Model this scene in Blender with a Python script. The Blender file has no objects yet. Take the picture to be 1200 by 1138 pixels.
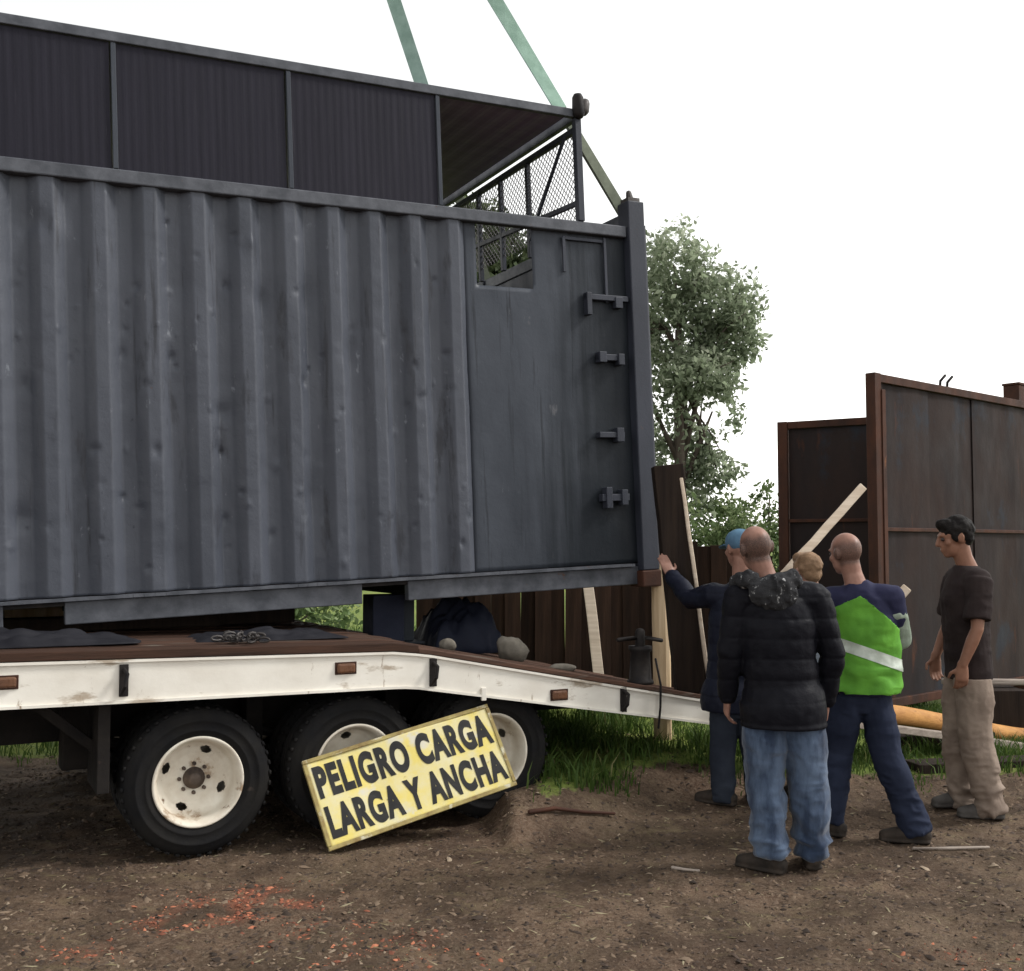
import bpy, bmesh, math, random
import numpy as np
from mathutils import Vector, Matrix
R = math.radians
SC = bpy.context.scene
COL = SC.collection

# ------------------------------------------------------------------ camera, sky, sun, exposure
cam_d = bpy.data.cameras.new('camera')
cam = bpy.data.objects.new('camera', cam_d)
COL.objects.link(cam)
cam.location = (0, 0, 1.6)
cam.rotation_euler = (R(90 + 3.19), 0, 0)
cam_d.sensor_width = 36.0
cam_d.lens = 36.0 * 1280 / 1200
cam_d.clip_end = 2000
SC.camera = cam

SUN_EL, SUN_AZ = 42.0, 84.0          # azimuth clockwise from +Y: to the right of the camera
world = bpy.data.worlds.new('World')
SC.world = world
world.use_nodes = True
wt = world.node_tree
wt.nodes.clear()
sky = wt.nodes.new('ShaderNodeTexSky')
sky.sky_type = 'NISHITA'
sky.sun_disc = False
sky.sun_elevation = R(SUN_EL)
sky.sun_rotation = R(SUN_AZ)
sky.air_density = 3.0
sky.dust_density = 0.0
sky.ozone_density = 1.0
hs = wt.nodes.new('ShaderNodeHueSaturation')      # an overcast sky has hardly any colour
hs.inputs['Saturation'].default_value = 0.06
bg = wt.nodes.new('ShaderNodeBackground')
bg.inputs['Strength'].default_value = 0.12
wo = wt.nodes.new('ShaderNodeOutputWorld')
wt.links.new(sky.outputs[0], hs.inputs['Color'])
wt.links.new(hs.outputs[0], bg.inputs['Color'])
wt.links.new(bg.outputs[0], wo.inputs['Surface'])

sun_d = bpy.data.lights.new('sun', 'SUN')
sun_d.energy = 1.5
sun_d.angle = R(12)
sun_d.color = (1.0, 0.97, 0.93)
sun = bpy.data.objects.new('sun', sun_d)
COL.objects.link(sun)
_dir = Vector((math.sin(R(SUN_AZ)) * math.cos(R(SUN_EL)), math.cos(R(SUN_AZ)) * math.cos(R(SUN_EL)), math.sin(R(SUN_EL))))
sun.rotation_euler = (-_dir).to_track_quat('-Z', 'Y').to_euler()
sun.location = (6, -6, 14)

SC.view_settings.view_transform = 'Standard'
SC.view_settings.look = 'None'
SC.view_settings.exposure = 1.04
SC.view_settings.gamma = 1.0
SC.render.engine = 'CYCLES'

rng = np.random.default_rng(11)
random.seed(5)

# ------------------------------------------------------------------ noise
def _hash(ix, iy, iz, seed):
    h = (ix.astype(np.int64) * 374761393 + iy.astype(np.int64) * 668265263 + iz.astype(np.int64) * 2147483647 + seed * 974711) & 0x7fffffff
    h = ((h ^ (h >> 13)) * 1274126177) & 0x7fffffff
    h = (h ^ (h >> 16)) & 0xffff
    return h / 65535.0

def vnoise(P, scale, seed=0):
    """value noise in -1..1 at points P (N x 3)"""
    Q = np.asarray(P, float) * scale + 1000.0
    i = np.floor(Q).astype(np.int64)
    f = Q - i
    f = f * f * (3 - 2 * f)
    out = 0
    for dx in (0, 1):
        for dy in (0, 1):
            for dz in (0, 1):
                w = (f[:, 0] if dx else 1 - f[:, 0]) * (f[:, 1] if dy else 1 - f[:, 1]) * (f[:, 2] if dz else 1 - f[:, 2])
                out = out + w * _hash(i[:, 0] + dx, i[:, 1] + dy, i[:, 2] + dz, seed)
    return out * 2 - 1

def sstep(x, a, b):
    t = np.clip((x - a) / (b - a), 0, 1)
    return t * t * (3 - 2 * t)

# ------------------------------------------------------------------ mesh helpers
class MB:
    def __init__(self):
        self.v = []
        self.f = []
    def add(self, verts, faces):
        n = len(self.v)
        self.v += [tuple(map(float, p)) for p in verts]
        self.f += [tuple(i + n for i in f) for f in faces]
        return self
    def box(self, x0, x1, y0, y1, z0, z1):
        return self.add([(x0, y0, z0), (x1, y0, z0), (x1, y1, z0), (x0, y1, z0), (x0, y0, z1), (x1, y0, z1), (x1, y1, z1), (x0, y1, z1)],
                        [(0, 3, 2, 1), (4, 5, 6, 7), (0, 1, 5, 4), (1, 2, 6, 5), (2, 3, 7, 6), (3, 0, 4, 7)])
    def bar(self, a, b, w, h, up=(0, 0, 1)):
        """rectangular bar from a to b, w across, h along up"""
        a, b, up = Vector(a), Vector(b), Vector(up)
        t = (b - a).normalized()
        s = t.cross(up).normalized()
        u = s.cross(t).normalized()
        vs = []
        for p in (a, b):
            for i, j in ((-1, -1), (1, -1), (1, 1), (-1, 1)):
                vs.append(p + s * (i * w / 2) + u * (j * h / 2))
        return self.add(vs, [(0, 1, 2, 3), (7, 6, 5, 4), (0, 4, 5, 1), (1, 5, 6, 2), (2, 6, 7, 3), (3, 7, 4, 0)])
    def extrude_xz(self, poly, y0, y1):
        n = len(poly)
        vs = [(x, y0, z) for x, z in poly] + [(x, y1, z) for x, z in poly]
        fs = [tuple(range(n)), tuple(range(2 * n - 1, n - 1, -1))]
        for i in range(n):
            j = (i + 1) % n
            fs.append((i, i + n, j + n, j))
        return self.add(vs, fs)
    def tube(self, pts, rad, hint=(1, 0, 0), n=12, cap=True):
        """loft of elliptical rings; rad: list of r or (a, b); a along hint"""
        pts = [Vector(p) for p in pts]
        hint = Vector(hint)
        rings = []
        m = len(pts)
        seq = []
        for i, p in enumerate(pts):
            if i == 0: t = pts[1] - pts[0]
            elif i == m - 1: t = pts[-1] - pts[-2]
            else: t = (pts[i + 1] - pts[i]).normalized() + (pts[i] - pts[i - 1]).normalized()
            t = t.normalized()
            u = hint - t * hint.dot(t)
            if u.length < 1e-4:
                u = Vector((0.3, 1, 0.2)) - t * Vector((0.3, 1, 0.2)).dot(t)
            u.normalize()
            v = t.cross(u)
            r = rad[i]
            a, b = r if isinstance(r, (tuple, list)) else (r, r)
            seq.append((p, t, u, v, a, b))
        if cap:
            p, t, u, v, a, b = seq[0]
            k = min(a, b)
            seq.insert(0, (p - t * k * .55, t, u, v, a * .72, b * .72))
            p, t, u, v, a, b = seq[-1]
            k = min(a, b)
            seq.append((p + t * k * .55, t, u, v, a * .72, b * .72))
        vs = []
        for p, t, u, v, a, b in seq:
            for k in range(n):
                th = 2 * math.pi * k / n
                vs.append(p + u * (a * math.cos(th)) + v * (b * math.sin(th)))
        fs = []
        for i in range(len(seq) - 1):
            for k in range(n):
                k2 = (k + 1) % n
                fs.append((i * n + k, i * n + k2, (i + 1) * n + k2, (i + 1) * n + k))
        if cap:
            p, t, u, v, a, b = seq[0]
            vs.append(p - t * min(a, b) * .35)
            c0 = len(vs) - 1
            p, t, u, v, a, b = seq[-1]
            vs.append(p + t * min(a, b) * .35)
            c1 = len(vs) - 1
            L = (len(seq) - 1) * n
            for k in range(n):
                k2 = (k + 1) % n
                fs.append((k2, k, c0))
                fs.append((L + k, L + k2, c1))
        else:
            fs.append(tuple(range(n - 1, -1, -1)))
            L = (len(seq) - 1) * n
            fs.append(tuple(range(L, L + n)))
        return self.add(vs, fs)
    def ball(self, c, r, M=None, n=14, m=9):
        """ellipsoid; r = (rx, ry, rz), M = 3x3 rotation"""
        c = Vector(c)
        if not isinstance(r, (tuple, list)): r = (r, r, r)
        vs = []
        for i in range(m + 1):
            ph = math.pi * i / m
            for k in range(n):
                th = 2 * math.pi * k / n
                p = Vector((r[0] * math.sin(ph) * math.cos(th), r[1] * math.sin(ph) * math.sin(th), r[2] * math.cos(ph)))
                if M is not None: p = M @ p
                vs.append(c + p)
        fs = []
        for i in range(m):
            for k in range(n):
                k2 = (k + 1) % n
                fs.append((i * n + k, (i + 1) * n + k, (i + 1) * n + k2, i * n + k2))
        return self.add(vs, fs)
    def lathe_y(self, prof, n=40, c=(0, 0, 0), closed=False):
        """prof: list of (r, y) turned about the y axis"""
        vs = []
        for r, y in prof:
            for k in range(n):
                th = 2 * math.pi * k / n
                vs.append((c[0] + r * math.cos(th), c[1] + y, c[2] + r * math.sin(th)))
        fs = []
        m = len(prof)
        for i in range(m if closed else m - 1):
            j = (i + 1) % m
            for k in range(n):
                k2 = (k + 1) % n
                fs.append((i * n + k, i * n + k2, j * n + k2, j * n + k))
        return self.add(vs, fs)
    def mesh(self, name, mat, smooth=False):
        me = bpy.data.meshes.new(name)
        me.from_pydata(self.v, [], self.f)
        if mat: me.materials.append(mat)
        if smooth: me.shade_smooth()
        return me
    def build(self, name, mat, parent=None, smooth=False, bevel=0.0, seg=2):
        o = link(name, self.mesh(name, mat, smooth), parent)
        if bevel:
            b = o.modifiers.new('bevel', 'BEVEL')
            b.width = bevel
            b.segments = seg
            b.limit_method = 'ANGLE'
            b.angle_limit = R(40)
        return o

def link(name, data, parent=None):
    o = bpy.data.objects.new(name, data)
    COL.objects.link(o)
    if parent is not None: o.parent = parent
    return o

def tag(o, label=None, cat=None, group=None, kind=None):
    if label: o['label'] = label
    if cat: o['category'] = cat
    if group: o['group'] = group
    if kind: o['kind'] = kind
    return o

def thing(name, label, cat, loc=(0, 0, 0), rot=(0, 0, 0), group=None):
    o = link(name, None)
    o.empty_display_size = 0.2
    o.location = loc
    o.rotation_euler = rot
    return tag(o, label, cat, group)

def fast_mesh(name, V, F, mat, attrs=None, smooth=False):
    """V: N x 3, F: M x k (all faces k-gons)"""
    V = np.asarray(V, np.float32)
    F = np.asarray(F, np.int32)
    me = bpy.data.meshes.new(name)
    me.vertices.add(len(V))
    me.vertices.foreach_set('co', V.ravel())
    k = F.shape[1]
    me.loops.add(F.size)
    me.loops.foreach_set('vertex_index', F.ravel())
    me.polygons.add(len(F))
    me.polygons.foreach_set('loop_start', np.arange(0, F.size, k, dtype=np.int32))
    me.polygons.foreach_set('loop_total', np.full(len(F), k, np.int32))
    for nm, val in (attrs or {}).items():
        a = me.attributes.new(nm, 'FLOAT', 'POINT')
        a.data.foreach_set('value', np.asarray(val, np.float32))
    me.update(calc_edges=True)
    me.validate()
    if mat: me.materials.append(mat)
    if smooth: me.shade_smooth()
    return me

# ------------------------------------------------------------------ materials
def N(nt, typ, **kw):
    n = nt.nodes.new(typ)
    for k, v in kw.items(): setattr(n, k, v)
    return n

def ramp(nt, fac, stops):
    r = N(nt, 'ShaderNodeValToRGB')
    e = r.color_ramp.elements
    while len(e) > 1: e.remove(e[-1])
    e[0].position = stops[0][0]
    e[0].color = (*stops[0][1], 1)
    for p, c in stops[1:]:
        x = e.new(p)
        x.color = (*c, 1)
    nt.links.new(fac, r.inputs[0])
    return r.outputs[0]

def noise(nt, co, scale, detail=4, rough=0.55, stretch=None, dist=0.0):
    if stretch is not None:
        mp = N(nt, 'ShaderNodeMapping')
        mp.inputs['Scale'].default_value = stretch
        nt.links.new(co, mp.inputs[0])
        co = mp.outputs[0]
    n = N(nt, 'ShaderNodeTexNoise')
    n.inputs['Scale'].default_value = scale
    n.inputs['Detail'].default_value = detail
    n.inputs['Roughness'].default_value = rough
    n.inputs['Distortion'].default_value = dist
    nt.links.new(co, n.inputs['Vector'])
    return n.outputs[0]

def mixc(nt, fac, a, b, mode='MIX'):
    m = N(nt, 'ShaderNodeMix', data_type='RGBA', blend_type=mode)
    for sock, val in ((m.inputs[0], fac), (m.inputs[6], a), (m.inputs[7], b)):
        if hasattr(val, 'is_linked') or hasattr(val, 'links'): nt.links.new(val, sock)
        elif isinstance(val, (int, float)): sock.default_value = val
        else: sock.default_value = (*val, 1)
    return m.outputs[2]

def bump(nt, h, strength, dist=0.01, prev=None):
    b = N(nt, 'ShaderNodeBump')
    b.inputs['Strength'].default_value = strength
    b.inputs['Distance'].default_value = dist
    nt.links.new(h, b.inputs['Height'])
    if prev is not None: nt.links.new(prev, b.inputs['Normal'])
    return b.outputs[0]

def newmat(name):
    m = bpy.data.materials.new(name)
    m.use_nodes = True
    nt = m.node_tree
    b = nt.nodes['Principled BSDF']
    co = N(nt, 'ShaderNodeTexCoord').outputs['Object']
    return m, nt, b, co

def mat(name, c1, c2=None, rough=0.7, metal=0.0, scale=6.0, stretch=None, contrast=(0.35, 0.65), bmp=0.0, bscale=60.0, bdist=0.005,
        spots=None, rvar=0.1, objvar=0.0, spec=None, sheen=0.0, bstretch=None):
    """two tones mixed by noise; spots = (colour, scale, threshold, stretch) adds wear with a shape of its own"""
    m, nt, b, co = newmat(name)
    c2 = c2 or tuple(x * 0.75 for x in c1)
    f = noise(nt, co, scale, 6, 0.6, stretch)
    col = ramp(nt, f, [(contrast[0], c1), (contrast[1], c2)])
    for sp in ([] if spots is None else (spots if isinstance(spots, list) else [spots])):
        sc, ss, th, st = sp
        f2 = noise(nt, co, ss, 7, 0.65, st)
        mk = ramp(nt, f2, [(th, (0, 0, 0)), (min(th + 0.07, 1), (1, 1, 1))])
        col = mixc(nt, mk, col, sc)
    if objvar:
        oi = N(nt, 'ShaderNodeObjectInfo')
        mv = N(nt, 'ShaderNodeMapRange')
        mv.inputs['To Min'].default_value = 1 - objvar
        mv.inputs['To Max'].default_value = 1 + objvar
        nt.links.new(oi.outputs['Random'], mv.inputs[0])
        hv = N(nt, 'ShaderNodeHueSaturation')
        nt.links.new(mv.outputs[0], hv.inputs['Value'])
        nt.links.new(col, hv.inputs['Color'])
        col = hv.outputs[0]
    nt.links.new(col, b.inputs['Base Color'])
    b.inputs['Metallic'].default_value = metal
    b.inputs['Specular IOR Level'].default_value = spec if spec is not None else (0.10 if rough >= 0.6 else 0.22)
    if sheen: b.inputs['Sheen Weight'].default_value = sheen
    f3 = noise(nt, co, scale * 2.3, 5, 0.6, stretch)
    mr = N(nt, 'ShaderNodeMapRange')
    mr.inputs['From Min'].default_value = 0.3
    mr.inputs['From Max'].default_value = 0.7
    mr.inputs['To Min'].default_value = max(rough - rvar, 0.02)
    mr.inputs['To Max'].default_value = min(rough + rvar, 1)
    nt.links.new(f3, mr.inputs[0])
    nt.links.new(mr.outputs[0], b.inputs['Roughness'])
    if bmp:
        nt.links.new(bump(nt, noise(nt, co, bscale, 5, 0.65, bstretch), bmp, bdist), b.inputs['Normal'])
    return m

def leafmat(name, stops, trans=0.35, rough=0.55):
    m, nt, b, co = newmat(name)
    at = N(nt, 'ShaderNodeAttribute', attribute_name='rnd')
    col = ramp(nt, at.outputs['Fac'], stops)
    nt.links.new(col, b.inputs['Base Color'])
    b.inputs['Roughness'].default_value = rough
    b.inputs['Specular IOR Level'].default_value = 0.15
    tr = N(nt, 'ShaderNodeBsdfTranslucent')
    nt.links.new(col, tr.inputs[0])
    mx = N(nt, 'ShaderNodeMixShader')
    mx.inputs[0].default_value = trans
    nt.links.new(b.outputs[0], mx.inputs[1])
    nt.links.new(tr.outputs[0], mx.inputs[2])
    nt.links.new(mx.outputs[0], nt.nodes['Material Output'].inputs['Surface'])
    return m

RUST = (0.10, 0.045, 0.025)
M = {}
M['paint'] = mat('grey_blue_container_paint', (0.068, 0.074, 0.091), (0.045, 0.050, 0.063), 0.42, 0.0, 3.0, (1, 1, 0.25), (0.3, 0.7), 0.35, 35, 0.006,
                 spots=[((0.035, 0.037, 0.045), 5, 0.60, (3, 1, 0.18)), ((0.125, 0.135, 0.155), 12, 0.655, (1, 1, 0.5)), ((0.11, 0.112, 0.13), 34, 0.665, (1, 1, 0.35)), ((0.028, 0.031, 0.040), 20, 0.67, (1, 1, 0.7)), ((0.14, 0.145, 0.16), 16, 0.70, (0.3, 1, 3.5)), ((0.032, 0.034, 0.042), 3.2, 0.60, (1.5, 1, 0.35)), (RUST, 16, 0.71, None)], rvar=0.14)
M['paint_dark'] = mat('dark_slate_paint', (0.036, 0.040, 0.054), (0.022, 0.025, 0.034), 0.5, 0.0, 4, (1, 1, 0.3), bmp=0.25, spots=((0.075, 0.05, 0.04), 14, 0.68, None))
M['plate'] = mat('replacement_plate_paint', (0.060, 0.067, 0.081), (0.038, 0.043, 0.053), 0.45, 0.0, 2.2, (1.2, 1, 0.45), (0.32, 0.68), 0.3, 30, 0.006,
                 spots=[((0.030, 0.034, 0.041), 4, 0.58, (3.5, 1, 0.15)), ((0.13, 0.13, 0.14), 5, 0.66, (1, 1, 0.5)), (RUST, 12, 0.74, (1.5, 1, .4))], rvar=0.12, spec=0.1)
def grime_towards_door(m):
    """dark oily grime that thickens in streaks towards the old door fittings (local x 0)"""
    nt = m.node_tree
    b = nt.nodes['Principled BSDF']
    src = b.inputs['Base Color'].links[0].from_socket
    co = N(nt, 'ShaderNodeTexCoord').outputs['Object']
    sx = N(nt, 'ShaderNodeSeparateXYZ')
    nt.links.new(co, sx.inputs[0])
    st = noise(nt, co, 3.0, 6, 0.6, (4, 1, 0.25))
    a = N(nt, 'ShaderNodeMath', operation='MULTIPLY_ADD')
    nt.links.new(st, a.inputs[0])
    a.inputs[1].default_value = 0.9
    nt.links.new(sx.outputs['X'], a.inputs[2])
    zc = N(nt, 'ShaderNodeMath', operation='MULTIPLY_ADD')      # less of it above the top bracket
    nt.links.new(sx.outputs['Z'], zc.inputs[0])
    zc.inputs[1].default_value = -0.16
    nt.links.new(a.outputs[0], zc.inputs[2])
    ofs = N(nt, 'ShaderNodeMath', operation='ADD')
    nt.links.new(zc.outputs[0], ofs.inputs[0])
    ofs.inputs[1].default_value = 0.66
    k = ramp(nt, ofs.outputs[0], [(0.08, (0, 0, 0)), (0.55, (0.9, 0.9, 0.9))])
    nt.links.new(mixc(nt, k, src, (0.013, 0.016, 0.020)), b.inputs['Base Color'])
grime_towards_door(M['plate'])
M['rail'] = mat('worn_rail_paint', (0.094, 0.099, 0.114), (0.048, 0.052, 0.062), 0.5, 0.0, 8, bmp=0.25, spots=(RUST, 11, 0.66, None))
M['ceiling'] = mat('canopy_sheet_paint', (0.25, 0.19, 0.32), (0.21, 0.16, 0.27), 0.55, 0.0, 5, (0.3, 3, 1), bmp=0.1)
M['bay'] = mat('dark_violet_grey_sheet', (0.021, 0.020, 0.029), (0.015, 0.0145, 0.021), 0.6, 0.0, 3, (9, 1, 0.4), (0.3, 0.7), 0.2, 40, spots=((0.027, 0.026, 0.035), 5, 0.64, (6, 1, 0.3)))
M['trailer_white'] = mat('grimy_white_paint', (0.76, 0.73, 0.66), (0.60, 0.56, 0.49), 0.5, 0.0, 2.5, (1, 1, 1.5), (0.35, 0.75), 0.2, 40, 0.004,
                         spots=[((0.38, 0.32, 0.25), 4, 0.60, (0.6, 1, 1.8)), ((0.22, 0.15, 0.09), 9, 0.66, (1.6, 1, 0.5)), ((0.12, 0.06, 0.03), 26, 0.69, None)])
M['trailer_dark'] = mat('dirty_chassis_steel', (0.012, 0.011, 0.011), (0.022, 0.019, 0.017), 0.9, 0.0, 6, bmp=0.4, spec=0.1, spots=((0.045, 0.032, 0.025), 9, 0.66, None))
M['deck'] = mat('weathered_deck_timber', (0.085, 0.046, 0.032), (0.042, 0.026, 0.02), 0.85, 0.0, 5, (0.4, 6, 6), bmp=0.5, bscale=30, bstretch=(0.3, 6, 6), objvar=0.4, spots=((0.10, 0.085, 0.07), 3, 0.58, (0.5, 3, 3)))
M['rubber'] = mat('dusty_tyre_rubber', (0.008, 0.008, 0.009), (0.014, 0.013, 0.012), 0.85, 0.0, 5, bmp=0.4, bscale=80, spec=0.12, spots=((0.04, 0.032, 0.027), 6, 0.66, None))
M['rim'] = mat('cream_wheel_paint', (0.70, 0.66, 0.57), (0.52, 0.46, 0.37), 0.5, 0.0, 6, bmp=0.2, spots=[((0.30, 0.22, 0.15), 7, 0.58, None), ((0.15, 0.09, 0.055), 16, 0.64, None)])
M['hubm'] = mat('greasy_hub', (0.13, 0.10, 0.08), (0.05, 0.04, 0.035), 0.6, 0.3, 12, bmp=0.3)
M['chrome'] = mat('bare_nut_steel', (0.5, 0.48, 0.45), (0.3, 0.28, 0.26), 0.4, 0.8, 12)
M['lamp'] = mat('dull_amber_lens', (0.15, 0.070, 0.038), (0.09, 0.045, 0.028), 0.3, 0.0, 20)
M['rustgate'] = mat('rust_brown_gate_sheet', (0.034, 0.022, 0.019), (0.020, 0.017, 0.018), 0.7, 0.0, 1.5, (1.4, 1.4, 0.5), (0.3, 0.7), 0.3, 25, 0.006, spec=0.08,
                    spots=[((0.070, 0.030, 0.018), 3.2, 0.62, (1.5, 1.5, 0.3)), ((0.026, 0.027, 0.033), 1.3, 0.58, (1, 1, 0.7)), ((0.16, 0.10, 0.07), 20, 0.72, None)], rvar=0.15)
M['rustframe'] = mat('rusty_gate_frame', (0.070, 0.030, 0.019), (0.036, 0.020, 0.016), 0.65, 0.0, 5, (1, 1, 0.5), bmp=0.4, spots=((0.16, 0.065, 0.03), 6, 0.64, (1, 1, .4)))
M['wood_dark'] = mat('creosote_dark_timber', (0.030, 0.021, 0.016), (0.018, 0.013, 0.011), 0.85, 0.0, 4, (6, 6, 0.4), bmp=0.6, bscale=25, bstretch=(5, 5, 0.3))
M['wood_pale'] = mat('fresh_pale_timber', (0.60, 0.47, 0.31), (0.45, 0.33, 0.20), 0.7, 0.0, 4, (7, 7, 0.5), bmp=0.3, bscale=25, bstretch=(5, 5, 0.3))
M['wood_cream'] = mat('sawn_cream_plank', (0.66, 0.56, 0.45), (0.52, 0.42, 0.32), 0.7, 0.0, 4, (0.5, 7, 7), bmp=0.3, bscale=25, bstretch=(.3, 5, 5))
M['wood_grey'] = mat('weathered_grey_plank', (0.33, 0.28, 0.24), (0.20, 0.165, 0.14), 0.8, 0.0, 4, (0.5, 7, 7), bmp=0.4, bscale=25, bstretch=(.3, 5, 5))
M['log'] = mat('peeled_orange_log', (0.52, 0.27, 0.09), (0.30, 0.14, 0.05), 0.65, 0.0, 3.5, (0.6, 4, 4), (0.3, 0.7), 0.5, 18, 0.01, bstretch=(0.4, 3, 3), spots=((0.16, 0.08, 0.04), 5, 0.63, (1, 2, 2)))
M['fence'] = mat('brown_fence_board', objvar=0.45, c1=(0.044, 0.025, 0.017), c2=(0.020, 0.013, 0.010), rough=0.85, scale=3, stretch=(5, 5, 0.4), bmp=0.5, bscale=20, bstretch=(5, 5, .3), spots=((0.065, 0.046, 0.034), 4, 0.64, (4, 4, .5)))
M['bark'] = mat('tree_bark', (0.12, 0.10, 0.08), (0.07, 0.055, 0.045), 0.9, 0.0, 8, (2, 2, 0.5), bmp=0.7, bscale=20)
M['strap'] = mat('green_lifting_webbing', (0.30, 0.44, 0.36), (0.22, 0.34, 0.27), 0.8, 0.0, 9, bmp=0.3, bscale=90)
M['strap_old'] = mat('grimy_webbing', (0.19, 0.21, 0.16), (0.13, 0.145, 0.11), 0.85, 0.0, 9, bmp=0.3, bscale=90)
M['steel'] = mat('grey_steel', (0.085, 0.078, 0.075), (0.045, 0.04, 0.038), 0.55, 0.3, 10, bmp=0.2)
M['wire'] = mat('galvanised_wire', (0.16, 0.15, 0.15), (0.11, 0.10, 0.10), 0.5, 0.4, 10)
M['black_iron'] = mat('black_iron', (0.014, 0.013, 0.014), (0.028, 0.024, 0.022), 0.6, 0.2, 10, bmp=0.3)
M['stone'] = mat('dull_stone', (0.20, 0.18, 0.15), (0.10, 0.09, 0.075), 0.9, 0.0, 7, bmp=0.6, bscale=20)
M['tarp'] = mat('black_tarp', (0.010, 0.010, 0.013), (0.018, 0.018, 0.022), 0.65, 0.0, 5, bmp=0.3)
M['tarp_navy'] = mat('navy_tarp', (0.010, 0.012, 0.022), (0.016, 0.019, 0.032), 0.65, 0.0, 5, bmp=0.3)
M['skin'] = mat('skin', (0.30, 0.165, 0.125), (0.22, 0.115, 0.085), 0.5, 0.0, 12, bmp=0.15, bscale=120, bdist=0.002)
M['skin_tan'] = mat('tanned_skin', (0.25, 0.125, 0.082), (0.19, 0.092, 0.060), 0.5, 0.0, 12, bmp=0.15, bscale=120, bdist=0.002)
def stubble_on(m):
    """close-cropped hair shows as a darker scalp where the body mesh says so"""
    nt = m.node_tree
    b = nt.nodes['Principled BSDF']
    src = b.inputs['Base Color'].links[0].from_socket
    a = N(nt, 'ShaderNodeAttribute', attribute_name='stubble').outputs['Fac']
    co = N(nt, 'ShaderNodeTexCoord').outputs['Object']
    f = noise(nt, co, 160, 3, 0.6)
    k = N(nt, 'ShaderNodeMath', operation='MULTIPLY')
    nt.links.new(a, k.inputs[0])
    nt.links.new(ramp(nt, f, [(0.3, (0.55, 0.55, 0.55)), (0.6, (1, 1, 1))]), k.inputs[1])
    nt.links.new(mixc(nt, k.outputs[0], src, (0.045, 0.032, 0.028)), b.inputs['Base Color'])
stubble_on(M['skin'])
M['hair_dark'] = mat('dark_hair', (0.008, 0.007, 0.007), (0.014, 0.012, 0.011), 0.7, 0.0, 30, bmp=0.8, bscale=110, bdist=0.006)
M['hair_grey'] = mat('grey_stubble_hair', (0.21, 0.135, 0.11), (0.15, 0.10, 0.082), 0.7, 0.0, 40, bmp=0.6, bscale=140, bdist=0.004)
M['hair_sandy'] = mat('sandy_hair', (0.24, 0.15, 0.09), (0.16, 0.10, 0.06), 0.6, 0.0, 30, bmp=0.7, bscale=120, bdist=0.005)
M['hood'] = mat('speckled_hood_lining', (0.020, 0.020, 0.022), (0.035, 0.035, 0.037), 0.9, 0.0, 20, bmp=0.8, bscale=60, bdist=0.01, spots=((0.36, 0.36, 0.36), 34, 0.60, None))
M['puffer_black'] = mat('black_puffer_nylon', (0.0055, 0.0055, 0.008), (0.009, 0.009, 0.012), 0.5, 0.0, 8, bmp=0.5, bscale=45, bdist=0.006, spec=0.06)
M['puffer_navy'] = mat('navy_padded_nylon', (0.008, 0.009, 0.017), (0.012, 0.014, 0.024), 0.5, 0.0, 8, bmp=0.5, bscale=45, bdist=0.006, spec=0.08)
M['denim'] = mat('faded_blue_denim', (0.082, 0.115, 0.175), (0.022, 0.034, 0.062), 0.85, 0.0, 4.0, (2.2, 2, 0.7), (0.38, 0.60), 0.4, 60, 0.004, sheen=0.2)
M['denim_dark'] = mat('dark_navy_denim', (0.014, 0.018, 0.034), (0.022, 0.028, 0.050), 0.85, 0.0, 5, bmp=0.4, bscale=60, bdist=0.004)
M['denim_grey'] = mat('grey_blue_trousers', (0.028, 0.034, 0.047), (0.019, 0.023, 0.034), 0.85, 0.0, 5, bmp=0.4, bscale=60, bdist=0.004)
M['khaki'] = mat('beige_cargo_cotton', (0.26, 0.205, 0.165), (0.17, 0.13, 0.105), 0.9, 0.0, 5, bmp=0.5, bscale=50, bdist=0.005)
M['shirt_brown'] = mat('dark_brown_cotton', (0.030, 0.022, 0.021), (0.022, 0.016, 0.016), 0.9, 0.0, 6, bmp=0.4, bscale=60)
M['shirt_pale'] = mat('pale_grey_blue_cotton', (0.27, 0.31, 0.36), (0.19, 0.22, 0.27), 0.85, 0.0, 6, bmp=0.4, bscale=60)
M['navy_jacket'] = mat('navy_jacket_cloth', (0.018, 0.019, 0.045), (0.026, 0.027, 0.058), 0.75, 0.0, 6, bmp=0.4, bscale=50)
M['hivis'] = mat('bright_green_safety_cloth', (0.12, 0.33, 0.04), (0.08, 0.23, 0.03), 0.65, 0.0, 6, bmp=0.4, bscale=40)
M['reflect'] = mat('grey_reflective_band', (0.50, 0.54, 0.48), (0.36, 0.40, 0.34), 0.35, 0.1, 20)
M['sleeve_grey'] = mat('grey_green_sleeve', (0.24, 0.28, 0.23), (0.15, 0.19, 0.14), 0.7, 0.0, 7, bmp=0.4)
M['shoe'] = mat('muddy_dark_shoe', (0.022, 0.019, 0.017), (0.045, 0.035, 0.028), 0.7, 0.0, 12, bmp=0.4)
M['boot_grey'] = mat('dusty_grey_boot', (0.085, 0.078, 0.072), (0.05, 0.045, 0.042), 0.8, 0.0, 12, bmp=0.4)
M['cap_blue'] = mat('blue_cap_cloth', (0.10, 0.19, 0.28), (0.07, 0.13, 0.20), 0.8, 0.0, 10, bmp=0.3)
M['eye'] = mat('eye', (0.05, 0.035, 0.03), (0.03, 0.02, 0.02), 0.15, 0.0, 5)
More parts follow.
